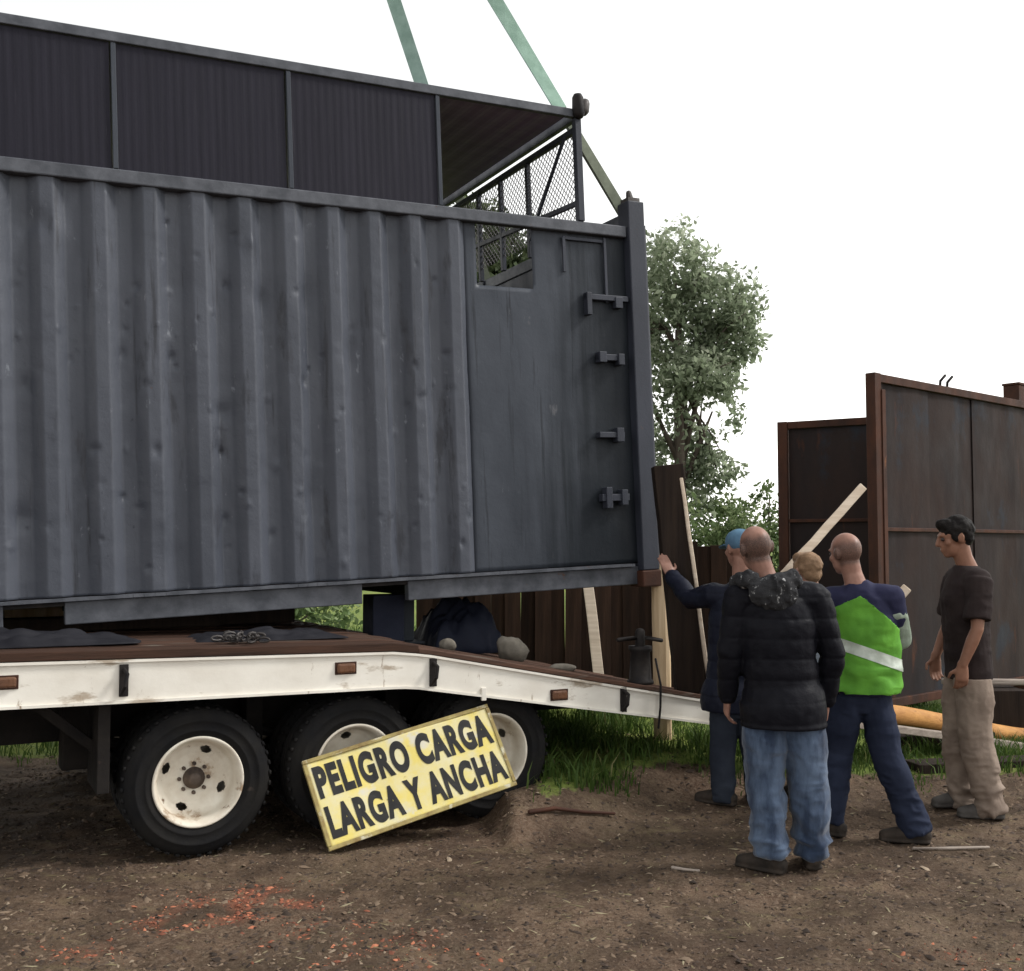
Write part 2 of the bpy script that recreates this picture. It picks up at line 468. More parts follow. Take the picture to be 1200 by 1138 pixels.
M['sign_yellow'] = mat('worn_yellow_sign_paint', (0.64, 0.53, 0.15), (0.60, 0.55, 0.34), 0.5, 0.0, 4.5, (1, 1, 1), (0.40, 0.60), 0.2, 50, 0.003,
                       spots=[((0.56, 0.53, 0.42), 3.5, 0.55, None), ((0.30, 0.22, 0.10), 7, 0.64, (1, 2, 1)), ((0.14, 0.09, 0.05), 22, 0.68, None)])
M['sign_edge'] = mat('rusty_sign_frame', (0.36, 0.30, 0.12), (0.20, 0.14, 0.06), 0.6, 0.0, 10, bmp=0.3, spots=((0.5, 0.47, 0.34), 8, 0.55, None))
M['sign_ink'] = mat('black_sign_paint', (0.012, 0.012, 0.012), (0.022, 0.021, 0.02), 0.55, 0.0, 12, spots=((0.20, 0.16, 0.06), 38, 0.72, None))
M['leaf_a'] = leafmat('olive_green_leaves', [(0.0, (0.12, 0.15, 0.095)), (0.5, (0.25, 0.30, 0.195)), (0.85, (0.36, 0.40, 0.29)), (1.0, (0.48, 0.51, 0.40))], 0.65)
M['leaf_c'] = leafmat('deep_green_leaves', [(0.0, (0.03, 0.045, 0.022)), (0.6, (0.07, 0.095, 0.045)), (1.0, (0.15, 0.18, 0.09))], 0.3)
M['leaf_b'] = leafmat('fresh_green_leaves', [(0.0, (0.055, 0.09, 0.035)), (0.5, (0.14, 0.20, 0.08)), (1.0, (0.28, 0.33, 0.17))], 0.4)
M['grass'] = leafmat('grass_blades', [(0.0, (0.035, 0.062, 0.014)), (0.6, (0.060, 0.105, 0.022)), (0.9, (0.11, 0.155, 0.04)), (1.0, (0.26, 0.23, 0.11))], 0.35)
M['chips'] = leafmat('wood_chips_and_grit', [(0.0, (0.028, 0.021, 0.017)), (0.45, (0.075, 0.054, 0.042)), (0.75, (0.12, 0.082, 0.056)), (0.97, (0.17, 0.125, 0.088)), (1.0, (0.28, 0.22, 0.16))], 0.0, 0.9)
M['redchips'] = leafmat('orange_brick_crumbs', [(0.0, (0.10, 0.045, 0.032)), (0.5, (0.24, 0.085, 0.050)), (1.0, (0.42, 0.16, 0.09))], 0.0, 0.9)
M['litter'] = leafmat('straw_litter', [(0.0, (0.07, 0.055, 0.03)), (0.6, (0.16, 0.13, 0.075)), (1.0, (0.30, 0.26, 0.17))], 0.0, 0.9)

# ground: dirt and turf mixed by where they lie, both broken up by noise
def ground_mat():
    m, nt, b, co = newmat('damp_dirt_and_turf')
    big = noise(nt, co, 0.9, 5, 0.6)
    mid = noise(nt, co, 7, 6, 0.7)
    fine = noise(nt, co, 55, 6, 0.75)
    c = ramp(nt, mid, [(0.30, (0.036, 0.022, 0.015)), (0.5, (0.098, 0.061, 0.041)), (0.68, (0.155, 0.102, 0.069))])
    c = mixc(nt, ramp(nt, fine, [(0.45, (0, 0, 0)), (0.70, (1, 1, 1))]), c, (0.20, 0.147, 0.107))
    c = mixc(nt, ramp(nt, fine, [(0.28, (1, 1, 1)), (0.42, (0, 0, 0))]), c, (0.026, 0.019, 0.016))
    c = mixc(nt, ramp(nt, big, [(0.35, (0, 0, 0)), (0.7, (0.6, 0.6, 0.6))]), c, (0.092, 0.072, 0.046))
    damp = noise(nt, co, 1.7, 7, 0.68, None, 0.6)
    c = mixc(nt, ramp(nt, damp, [(0.40, (0.62, 0.62, 0.62)), (0.58, (0, 0, 0))]), c, (0.030, 0.020, 0.015))
    straw = noise(nt, co, 2.6, 8, 0.72, (1, 1.6, 1), 0.4)
    c = mixc(nt, ramp(nt, straw, [(0.55, (0, 0, 0)), (0.72, (0.55, 0.55, 0.55))]), c, (0.19, 0.150, 0.085))
    ab = N(nt, 'ShaderNodeAttribute', attribute_name='brick').outputs['Fac']
    c = mixc(nt, ramp(nt, ab, [(0.05, (0, 0, 0)), (0.9, (0.75, 0.75, 0.75))]), c, (0.20, 0.075, 0.045))
    ag = N(nt, 'ShaderNodeAttribute', attribute_name='turf').outputs['Fac']
    gm = N(nt, 'ShaderNodeMath', operation='ADD')
    nt.links.new(ag, gm.inputs[0])
    mm = N(nt, 'ShaderNodeMath', operation='MULTIPLY_ADD')
    nt.links.new(mid, mm.inputs[0])
    mm.inputs[1].default_value = 1.2
    mm.inputs[2].default_value = -0.6
    nt.links.new(mm.outputs[0], gm.inputs[1])
    gk = ramp(nt, gm.outputs[0], [(0.42, (0, 0, 0)), (0.62, (1, 1, 1))])
    g = ramp(nt, fine, [(0.3, (0.045, 0.075, 0.018)), (0.55, (0.095, 0.15, 0.034)), (0.75, (0.17, 0.22, 0.06))])
    g = mixc(nt, ramp(nt, noise(nt, co, 0.35, 6, 0.7), [(0.35, (0, 0, 0)), (0.65, (0.8, 0.8, 0.8))]), g, (0.19, 0.21, 0.05))
    c = mixc(nt, gk, c, g)
    nt.links.new(c, b.inputs['Base Color'])
    b.inputs['Roughness'].default_value = 0.9
    b.inputs['Specular IOR Level'].default_value = 0.10
    n1 = bump(nt, mid, 0.5, 0.03)
    nt.links.new(bump(nt, fine, 0.7, 0.012, n1), b.inputs['Normal'])
    return m
M['ground'] = ground_mat()

# ------------------------------------------------------------------ terrain
TX = [-0.5, 0.0, 0.3, 1.0, 1.6, 3.0, 6.0]
TY = [7.4, 6.02, 6.28, 6.95, 7.1, 7.2, 7.5]
def terrain(x, y):
    x = np.asarray(x, float)
    y = np.asarray(y, float)
    toe = np.interp(x, TX, TY)
    win = sstep(x, -0.42, 0.06) * (1 - 0.72 * sstep(x, 1.0, 2.2))
    h = 0.20 * sstep(y - toe, -0.22, 0.5) * win * (1 - sstep(y, 9, 12))
    P = np.stack([x, y, np.zeros_like(x)], -1).reshape(-1, 3)
    near = 1 / (1 + (np.hypot(x, y - 6) / 25) ** 2)
    n = (vnoise(P, 0.8, 1) * 0.022 + vnoise(P, 2.6, 2) * 0.019 + vnoise(P, 8, 3) * 0.011 + vnoise(P, 22, 4) * 0.006).reshape(x.shape)
    return h + n * near - 0.012
def turf(x, y):
    x = np.asarray(x, float)
    y = np.asarray(y, float)
    toe = np.interp(x, TX, TY)
    a = sstep(y - toe, 0.12, 0.5) * sstep(x, 0.0, 0.3)
    b = sstep(y - (8.9 + 0.1 * x), -0.6, 0.5)
    return np.maximum(a, b)

spots = [(-1.12, 5.16, 0.15, 1.3), (-1.28, 5.04, 0.16, 1.2), (-1.42, 4.93, 0.10, 0.7), (-1.5, 4.80, 0.10, 0.8), (-0.80, 4.75, 0.16, 0.22), (-0.42, 4.48, 0.18, 0.24), (-1.72, 4.45, 0.12, 0.3), (-0.5, 4.35, 0.2, 0.2), (1.75, 4.4, 0.14, 0.16)]
def redd(x, y):
    d = np.zeros_like(x)
    for sx, sy, s, a in spots:
        d = np.maximum(d, a * np.exp(-0.5 * (((x - sx) / s) ** 2 + ((y - sy) / (s * 0.75)) ** 2)))
    P = np.stack([x, y, x * 0], 1)
    return d * np.clip(0.6 + 1.2 * vnoise(P, 9, 77), 0, 1)
def axis(lo, hi, step, far):
    a = list(np.arange(lo, hi + 1e-6, step))
    s = step
    p = hi
    up = []
    while p < far:
        s *= 1.25
        p += s
        up.append(p)
    s = step
    p = lo
    dn = []
    while p > -far:
        s *= 1.25
        p -= s
        dn.append(p)
    return np.array(dn[::-1] + a + up)
gx = axis(-4.0, 6.0, 0.035, 600)
gy = axis(3.2, 10.5, 0.035, 600)
GX, GY = np.meshgrid(gx, gy)
GZ = terrain(GX, GY)
nx, ny = len(gx), len(gy)
idx = np.arange(nx * ny).reshape(ny, nx)
GF = np.stack([idx[:-1, :-1], idx[:-1, 1:], idx[1:, 1:], idx[1:, :-1]], -1).reshape(-1, 4)
gm = fast_mesh('ground', np.stack([GX, GY, GZ], -1).reshape(-1, 3), GF, M['ground'], {'turf': turf(GX, GY).ravel(), 'brick': redd(GX.ravel(), GY.ravel())}, True)
ground = tag(link('ground', gm), kind='structure')

# ------------------------------------------------------------------ shipping container with canopy frame
CW, CL, CH = 2.44, 6.06, 2.59
CON = thing('shipping_container', 'dark grey corrugated shipping container lifted on green straps above the white trailer', 'container',
            (0.987, 7.871, 1.3325), (0, R(-2.467), R(27.83)))
PITCH = 0.278
X_END = -1.345
def corr_profile(x):
    """depth of the corrugated sheet at local x (0 = outer crest, 1 = inner)"""
    u = ((x - (-1.379)) / PITCH) % 1.0          # 0 at the middle of the right-hand slope
    k = 0.25 / 2
    return np.interp(u, [0, 0.115, 0.395, 0.615, 0.885, 1.0], [0.5, 1, 1, 0, 0, 0.5])
def corrugated_side():
    us = []
    x = X_END
    st = PITCH / 36
    xs = np.arange(-5.97, X_END + 1e-6, st)
    zs = np.linspace(0.155, 2.53, 170)
    XX, ZZ = np.meshgrid(xs, zs)
    D = corr_profile(XX)
    # flatten towards both ends where the sheet is welded to the rails
    YY = 0.010 + 0.052 * D
    r = np.random.default_rng(3)
    dents = [(r.uniform(-4.7, -1.4), r.uniform(0.2, 2.45), r.uniform(0.007, 0.020), r.uniform(-0.010, 0.016)) for _ in range(150)]
    dents += [(-4.0, 2.25, 0.05, 0.02), (-3.87, 2.2, 0.04, -0.012), (-2.9, 2.25, 0.05, 0.016), (-2.75, 1.9, 0.05, 0.014), (-2.45, 1.95, 0.05, 0.015), (-3.2, 1.95, 0.06, 0.014), (-2.2, 1.6, 0.05, 0.014),
              (-3.0, 1.2, 0.05, 0.013), (-4.1, 0.6, 0.05, 0.015), (-2.5, 0.7, 0.05, 0.012), (-1.7, 1.3, 0.04, 0.012), (-3.35, 0.35, 0.07, 0.014)]
    for cx, cz, s, a in dents:
        dx = (XX - cx) / s
        dz = (ZZ - cz) / (s * r.uniform(0.7, 1.8))
        YY = YY + a * np.exp(-0.5 * (dx * dx + dz * dz))
    P = np.stack([XX, ZZ, XX * 0], -1).reshape(-1, 3)
    YY = YY + (vnoise(P * [1, 0.5, 1], 5, 8) * 0.0028 + vnoise(P, 16, 9) * 0.0014).reshape(XX.shape)
    V = np.stack([XX, YY, ZZ], -1).reshape(-1, 3)
    n1, n2 = len(xs), len(zs)
    ii = np.arange(n1 * n2).reshape(n2, n1)
    F = np.stack([ii[:-1, :-1], ii[:-1, 1:], ii[1:, 1:], ii[1:, :-1]], -1).reshape(-1, 4)
    return fast_mesh('side_panel', V, F, M['paint'], smooth=True)
o = link('side_panel', corrugated_side(), CON)
sm = o.modifiers.new('thickness', 'SOLIDIFY')
sm.thickness = 0.003
sm.offset = -1

# the flat replacement plate with the window cut out of it
def flat_plate():
    xs = np.unique(np.concatenate([np.linspace(-1.36, -1.268, 5), np.linspace(-1.268, -0.838, 16), np.linspace(-0.838, -0.05, 30)]))
    zs = np.unique(np.concatenate([np.linspace(0.155, 2.085, 60), np.linspace(2.085, 2.53, 14)]))
    XX, ZZ = np.meshgrid(xs, zs)
    P = np.stack([XX, ZZ, XX * 0], -1).reshape(-1, 3)
    YY = 0.042 + (vnoise(P, 1.6, 21) * 0.008 + vnoise(P, 5, 22) * 0.003 + vnoise(P, 15, 23) * 0.001).reshape(XX.shape)
    YY = np.where(XX < -1.34, 0.05, YY)
    V = np.stack([XX, YY, ZZ], -1).reshape(-1, 3)
    n1, n2 = len(xs), len(zs)
    ii = np.arange(n1 * n2).reshape(n2, n1)
    F = np.stack([ii[:-1, :-1], ii[:-1, 1:], ii[1:, 1:], ii[1:, :-1]], -1).reshape(-1, 4)
    cx = XX.ravel()[F].mean(1)
    cz = ZZ.ravel()[F].mean(1)
    F = F[~((cx > -1.268) & (cx < -0.838) & (cz > 2.085))]
    return fast_mesh('flat_side_plate', V, F, M['plate'], smooth=True)
o = link('flat_side_plate', flat_plate(), CON)
o['label'] = 'smooth flat steel plate with a square opening cut near its top'
sm = o.modifiers.new('thickness', 'SOLIDIFY')
sm.thickness = 0.004
sm.offset = -1
# seams, patches and stiffeners on the plate
MB().box(-0.258, -0.236, 0.02, 0.034, 2.02, 2.49).build('seam_strip', M['paint_dark'], CON, bevel=0.003)
MB().box(-0.60, -0.575, 0.022, 0.034, 2.22, 2.47).build('seam_strip', M['paint_dark'], CON, bevel=0.003)
MB().box(-0.59, -0.26, 0.026, 0.034, 2.452, 2.476).build('seam_strip', M['paint_dark'], CON, bevel=0.003)
# old door fittings
br = MB().box(-0.44, -0.085, -0.012, 0.034, 2.03, 2.07).box(-0.44, -0.40, -0.02, 0.034, 1.92, 2.08).box(-0.2, -0.14, -0.02, 0.034, 1.98, 2.06)
br.build('door_bracket', M['paint_dark'], CON, bevel=0.004)
b2 = MB().box(-0.36, -0.16, -0.015, 0.034, 1.60, 1.645).box(-0.36, -0.30, -0.03, 0.034, 1.585, 1.66).box(-0.20, -0.15, -0.03, 0.034, 1.57, 1.65)
b2.build('door_bracket', M['paint_dark'], CON, bevel=0.004)
b3 = MB().box(-0.38, -0.17, -0.02, 0.034, 1.05, 1.09).box(-0.24, -0.18, -0.03, 0.034, 1.02, 1.12)
b3.build('door_bracket', M['paint_dark'], CON, bevel=0.004)
b4 = MB().box(-0.38, -0.15, -0.02, 0.034, 0.60, 0.65).box(-0.35, -0.30, -0.03, 0.034, 0.55, 0.70).box(-0.22, -0.17, -0.03, 0.034, 0.57, 0.68)
b4.build('door_bracket', M['paint_dark'], CON, bevel=0.004)
# rails
MB().box(-CL, -0.075, -0.006, 0.062, 2.503, 2.585).build('top_rail', M['rail'], CON, bevel=0.008)
MB().box(-CL, -0.05, CW - 0.06, CW, 2.503, 2.585).build('top_rail', M['paint_dark'], CON, bevel=0.008)
for a, b in ((-CL, -4.21), (-3.90, -2.16), (-1.85, -0.05)):
    MB().box(a, b, 0.034, 0.10, 0.0, 0.128).build('bottom_rail', M['rail'], CON, bevel=0.006)
    MB().box(a, b, CW - 0.10, CW - 0.034, 0.0, 0.128).build('bottom_rail', M['paint_dark'], CON, bevel=0.006)
for c in (-4.055, -2.005):
    MB().box(c - 0.155, c + 0.155, 0.05, CW - 0.05, 0.104, 0.128).build('fork_pocket', M['black_iron'], CON)
lip = MB()
lx = np.arange(-CL, -0.06, 0.06)
for i in range(len(lx) - 1):
    d = 0.006 * float(vnoise(np.array([[lx[i], 0, 0]]), 3, 5)[0])
    lip.box(lx[i], lx[i + 1] - 0.0005, -0.004 + d, 0.10, 0.131, 0.150)
lip.build('bottom_lip', M['rail'], CON)
# posts and castings
for x0, x1, y0, y1, z1 in ((-0.068, 0.072, -0.03, 0.11, 2.77), (-0.068, 0.072, CW - 0.11, CW + 0.02, 2.70), (-CL - 0.02, -CL + 0.10, 0.0, 0.12, 2.59), (-CL - 0.02, -CL + 0.10, CW - 0.12, CW, 2.59)):
    MB().box(x0, x1, y0, y1, 0.10, z1).build('corner_post', M['paint_dark'], CON, bevel=0.008)
MB().box(0.074, 0.086, -0.02, 0.02, 0.02, 2.60).build('edge_highlight', M['rail'], CON, bevel=0.003)  # pale strip put in as the bright highlight down the post edge
for x0 in (-0.08, -CL - 0.03):
    for y0 in (-0.036, CW - 0.13):
        cc = MB().box(x0, x0 + 0.165, y0, y0 + 0.165, -0.02, 0.098)
        cc.build('corner_casting', M['rustframe'], CON, bevel=0.01)
cap = MB().box(-0.05, 0.05, -0.01, 0.09, 2.773, 2.80).tube([(0.0, 0.04, 2.79), (-0.01, 0.04, 2.85)], [0.03, 0.02], n=10)
cap.build('post_cap', M['steel'], CON)
# other walls, floor, header
def ribbed(name, x0, x1, y, z0, z1, m, ph=0.0):
    mb = MB()
    xs = np.arange(x0, x1 + 1e-6, PITCH / 4)
    vs = []
    for i, x in enumerate(xs):
        d = 0.036 * (1 if (i % 4) in (1, 2) else 0)
        vs += [(x, y - d, z0), (x, y - d, z1)]
    mb.add(vs, [(2 * i, 2 * i + 2, 2 * i + 3, 2 * i + 1) for i in range(len(xs) - 1)])
    o = mb.build(name, m, CON)
    s = o.modifiers.new('thickness', 'SOLIDIFY')
    s.thickness = 0.003
    return o
ribbed('far_side_panel', -5.95, -0.07, CW - 0.02, 0.13, 2.50, M['paint_dark'])
MB().box(-CL + 0.101, -0.07, 0.11, CW - 0.11, 0.131, 0.16).build('container_floor', M['deck'], CON)
cm = MB()
for i in range(20):
    x = -5.9 + i * 0.3
    if abs(x + 4.055) < 0.2 or abs(x + 2.005) < 0.2: continue
    MB().box(x, x + 0.05, 0.101, CW - 0.101, 0.01, 0.125).build('cross_member', M['trailer_dark'], CON)
MB().box(-0.04, 0.03, 0.112, CW - 0.112, 0.10, 2.60).build('end_door', M['paint_dark'], CON, bevel=0.005)
MB().box(-0.05, 0.04, 0.112, CW - 0.112, 2.603, 2.70).build('end_header', M['rail'], CON, bevel=0.006)
MB().box(-CL, -CL + 0.04, 0.122, CW - 0.122, 0.10, 2.58).build('end_wall', M['paint_dark'], CON, bevel=0.005)
MB().box(-CL + 0.06, -1.9, 0.07, CW - 0.07, 2.51, 2.53).build('roof_sheet', M['paint_dark'], CON)
# canopy
CZ = 3.345
def canopy():
    mb = MB()
    xs = np.arange(-6.0, -0.50, 0.035)
    vs = []
    for i, x in enumerate(xs):
        d = 0.007 * (1 if i % 4 in (1, 2) else 0)
        vs += [(x, 0.035, CZ + d), (x, 2.36, CZ + d)]
    mb.add(vs, [(2 * i, 2 * i + 1, 2 * i + 3, 2 * i + 2) for i in range(len(xs) - 1)])
    o = mb.build('canopy_roof', M['ceiling'], CON)
    s = o.modifiers.new('thickness', 'SOLIDIFY')
    s.thickness = 0.002
    return o
canopy()
MB().box(-6.02, -0.42, -0.01, 0.032, CZ - 0.02, CZ + 0.04).build('canopy_edge', M['rail'], CON, bevel=0.005)
MB().box(-6.02, -0.50, 2.363, 2.40, CZ - 0.08, CZ + 0.04).build('canopy_edge', M['paint_dark'], CON, bevel=0.005)
for i, x in enumerate((-5.60, -4.59, -3.575, -2.545, -1.535)):
    MB().box(x - 0.014, x + 0.014, -0.004, 0.03, 2.587, CZ - 0.022).build('canopy_post', M['plate'], CON, bevel=0.003)
    MB().box(x - 0.017, x + 0.017, 2.366, 2.398, 2.587, CZ - 0.082).build('canopy_post', M['paint_dark'], CON, bevel=0.003)
MB().box(-0.475, -0.425, -0.012, 0.038, 2.587, CZ + 0.05).build('canopy_post', M['paint_dark'], CON, bevel=0.004)
MB().tube([(-0.452, -0.02, CZ + 0.0), (-0.452, -0.02, CZ + 0.12)], [0.045, 0.04], n=12).build('post_cap', M['black_iron'], CON, smooth=True)
MB().tube([(-0.40, 0.0, CZ + 0.04), (-0.38, 0.0, CZ + 0.10)], [0.045, 0.035], n=12).build('shackle_pad', M['steel'], CON, smooth=True)
# dark ribbed sheets filling the bays, the last bay left open
for a, b in ((-5.583, -4.607), (-4.573, -3.592), (-3.558, -2.562), (-2.528, -1.552)):
    xs_ = np.arange(a, b + 1e-6, 0.0122)
    vs_ = []
    for i, x in enumerate(xs_):
        d = 0.0008 * (1 if i % 4 in (1, 2) else 0)
        vs_ += [(x, 0.010 + d, 2.588), (x, 0.010 + d, CZ - 0.021)]
    o = MB().add(vs_, [(2 * i, 2 * i + 2, 2 * i + 3, 2 * i + 1) for i in range(len(xs_) - 1)]).build('bay_sheet', M['bay'], CON)
    o.modifiers.new('thickness', 'SOLIDIFY').thickness = 0.0015
# mesh end wall
XE = -0.45
for y in (0.75, 1.20, 1.60, 2.30):
    MB().box(XE - 0.018, XE + 0.018, y - 0.018, y + 0.018, 2.50, CZ - 0.12).build('end_frame_post', M['paint_dark'], CON, bevel=0.003)
MB().box(XE - 0.018, XE + 0.018, 0.04, 2.30, CZ - 0.118, CZ - 0.075).build('end_frame_rail', M['paint_dark'], CON, bevel=0.003)
MB().box(XE - 0.02, XE + 0.02, 0.04, 2.30, CZ - 0.03, CZ + 0.04).build('end_frame_rail', M['paint_dark'], CON, bevel=0.003)
MB().bar((XE - 0.002, 0.04, CZ - 0.62), (XE - 0.002, 2.28, CZ - 0.50), 0.03, 0.035).build('end_frame_rail', M['paint_dark'], CON, bevel=0.003)
MB().bar((XE - 0.03, 0.14, CZ - 0.12), (XE - 0.03, 0.70, 2.62), 0.02, 0.02).build('end_frame_brace', M['paint_dark'], CON)
wm = MB()
y0, y1, z0, z1 = 0.04, 2.28, 2.60, CZ - 0.12
sp = 0.052
for sgn in (1, -1):
    k = -1.5
    while k < 3.2:
        # line y = k + sgn*(z - z0) clipped
        pts = []
        za, zb = z0, z1
        ya, yb = k + (0 if sgn > 0 else (z1 - z0)), 0
        fy = (lambda z: k + (z - z0)) if sgn > 0 else (lambda z: k + (z1 - z))
        lo, hi = z0, z1
        zz = np.linspace(z0, z1, 60)
        ok = [z for z in zz if y0 <= fy(z) <= y1]
        if len(ok) > 3:
            wm.bar((XE + 0.004 * sgn, fy(ok[0]), ok[0]), (XE + 0.004 * sgn, fy(ok[-1]), ok[-1]), 0.0042, 0.0042, (1, 0, 0))
        k += sp
tag(wm.build('chain_link_mesh', M['wire'], CON), kind='stuff')
# a rail seen through the window opening, and a few stored poles
MB().bar((-0.75, 1.2, 2.36), (-1.6, 2.2, 2.36), 0.05, 0.05).build('inner_rail', M['rail'], CON)

# ------------------------------------------------------------------ lifting straps
cw = CON.matrix_basis.copy()
cmat = Matrix.Translation((0.987, 7.871, 1.3325)) @ Matrix.Rotation(R(27.83), 4, 'Z') @ Matrix.Rotation(R(-2.467), 4, 'Y')
HOOK = Vector((-1.859, 8.0, 8.662))
def strap(ploc, label, w, m, dark_len):
    a = cmat @ Vector(ploc)
    t = (HOOK - a).normalized()
    o = thing('lifting_strap', label, 'strap', a, group='straps holding up the container')
    side = Vector((1, 0.15, 0))
    side = (side - t * side.dot(t)).normalized()
    nrm = t.cross(side)
    L = (HOOK - a).length
    def seg(name, s0, s1, ww, th, mt):
        n = 24
        vs = []
        for i in range(n + 1):
            s = s0 + (s1 - s0) * i / n
            tw = 0.25 * math.sin(s * 1.7 + ploc[1])
            sd = side * math.cos(tw) + nrm * math.sin(tw)
            nm = -side * math.sin(tw) + nrm * math.cos(tw)
            p = t * s
            for u, v in ((-1, -1), (1, -1), (1, 1), (-1, 1)):
                vs.append(p + sd * (u * ww / 2) + nm * (v * th / 2))
        fs = [(0, 1, 2, 3), (4 * n + 3, 4 * n + 2, 4 * n + 1, 4 * n)]
        for i in range(n):
            for k in range(4):
                k2 = (k + 1) % 4
                fs.append((4 * i + k, 4 * i + 4 + k, 4 * i + 4 + k2, 4 * i + k2))
        return MB().add(vs, fs).build(name, mt, o)
    seg('loop_end', 0.0, dark_len, w * 0.75, 0.03, M['strap_old'])
    seg('webbing', dark_len, L, w, 0.012, m)
    MB().tube([t * 0.02 + side * 0.05, t * -0.05 + side * 0.03, t * -0.05 - side * 0.03, t * 0.02 - side * 0.05], [0.014] * 4, n=8).build('shackle', M['steel'], o, smooth=True)
strap((0.0, 0.10, 2.68), 'green lifting strap running to the near corner post beside the tree', 0.105, M['strap'], 0.95)
strap((0.0, CW - 0.05, 2.70), 'green lifting strap dropping behind the dark canopy roof', 0.115, M['strap'], 1.0)

# ------------------------------------------------------------------ trailer
TR = thing('lowbed_trailer', 'white sided low bed trailer with black dual wheels under the container', 'trailer', (-1.626, 5.754, 0), (0, 0, R(27.8)))
XL = -4.2
TW = 2.62
def top(x): return float(np.interp(x, [-4.2, -0.957, 1.05, 1.25, 3.27, 3.45], [1.085, 1.045, 1.008, 0.985, 0.590, 0.555]))
def bot(x): return float(np.interp(x, [-4.2, -0.95, 1.10, 1.20, 3.27, 3.45], [0.858, 0.822, 0.80, 0.79, 0.437, 0.405]))
xs = list(np.linspace(XL, 0.95, 6)) + [1.05, 1.12, 1.2, 1.28] + list(np.linspace(1.45, 3.45, 6))
for y0, y1, nm in ((-0.06, -0.03, 'side_beam'), (TW - 0.03, TW, 'side_beam')):
    poly = [(x, top(x)) for x in xs] + [(x, bot(x)) for x in reversed(xs)]
    MB().extrude_xz(poly, y0, y1).build(nm, M['trailer_white'], TR, bevel=0.006)
    s = -1 if y0 < 0 else 1
    for fn, off, th in ((top, 0.0, 0.016), (bot, -0.016, 0.016)):
        yy = (y0 - 0.014, y0 - 0.001) if y0 < 0 else (y1 + 0.001, y1 + 0.014)
        poly = [(x, fn(x) + (0 if off == 0 else 0.014)) for x in xs] + [(x, fn(x) + (-0.014 if off == 0 else 0)) for x in reversed(xs)]
        MB().extrude_xz(poly, *yy).build('beam_flange', M['trailer_white'], TR)
# deck planks, flat part then the sloping tail
npl = 13
pw = (TW + 0.05) / npl
for i in range(npl):
    ya = -0.075 + i * pw
    z = 0.002 * ((i * 7) % 5)
    poly = [(x, top(x) + 0.003) for x in xs if x <= 1.2] + [(x, top(x) + 0.048 + z) for x in reversed(xs) if x <= 1.2]
    MB().extrude_xz(poly, ya, ya + pw - 0.008).build('deck_plank', M['deck'], TR, bevel=0.004)
    poly = [(x, top(x) + 0.003) for x in xs if x >= 1.2] + [(x, top(x) + 0.030 + z) for x in reversed(xs) if x >= 1.2]
    MB().extrude_xz(poly, ya, ya + pw - 0.008).build('ramp_plank', M['deck'], TR, bevel=0.004)
MB().box(3.455, 3.51, -0.06, TW, 0.42, 0.55).build('tail_beam', M['trailer_white'], TR, bevel=0.006)
for y in (0.75, 1.75):
    poly = [(XL, 1.0), (1.0, 0.97), (3.2, 0.56), (3.2, 0.46), (1.0, 0.52), (XL, 0.52)]
    MB().extrude_xz(poly, y, y + 0.14).build('chassis_rail', M['trailer_dark'], TR)
for x in np.arange(-3.8, 3.3, 0.55):
    MB().box(x, x + 0.06, -0.028, TW - 0.032, bot(x) + 0.03, min(top(x), top(x + 0.06)) - 0.01).build('cross_member', M['trailer_dark'], TR)
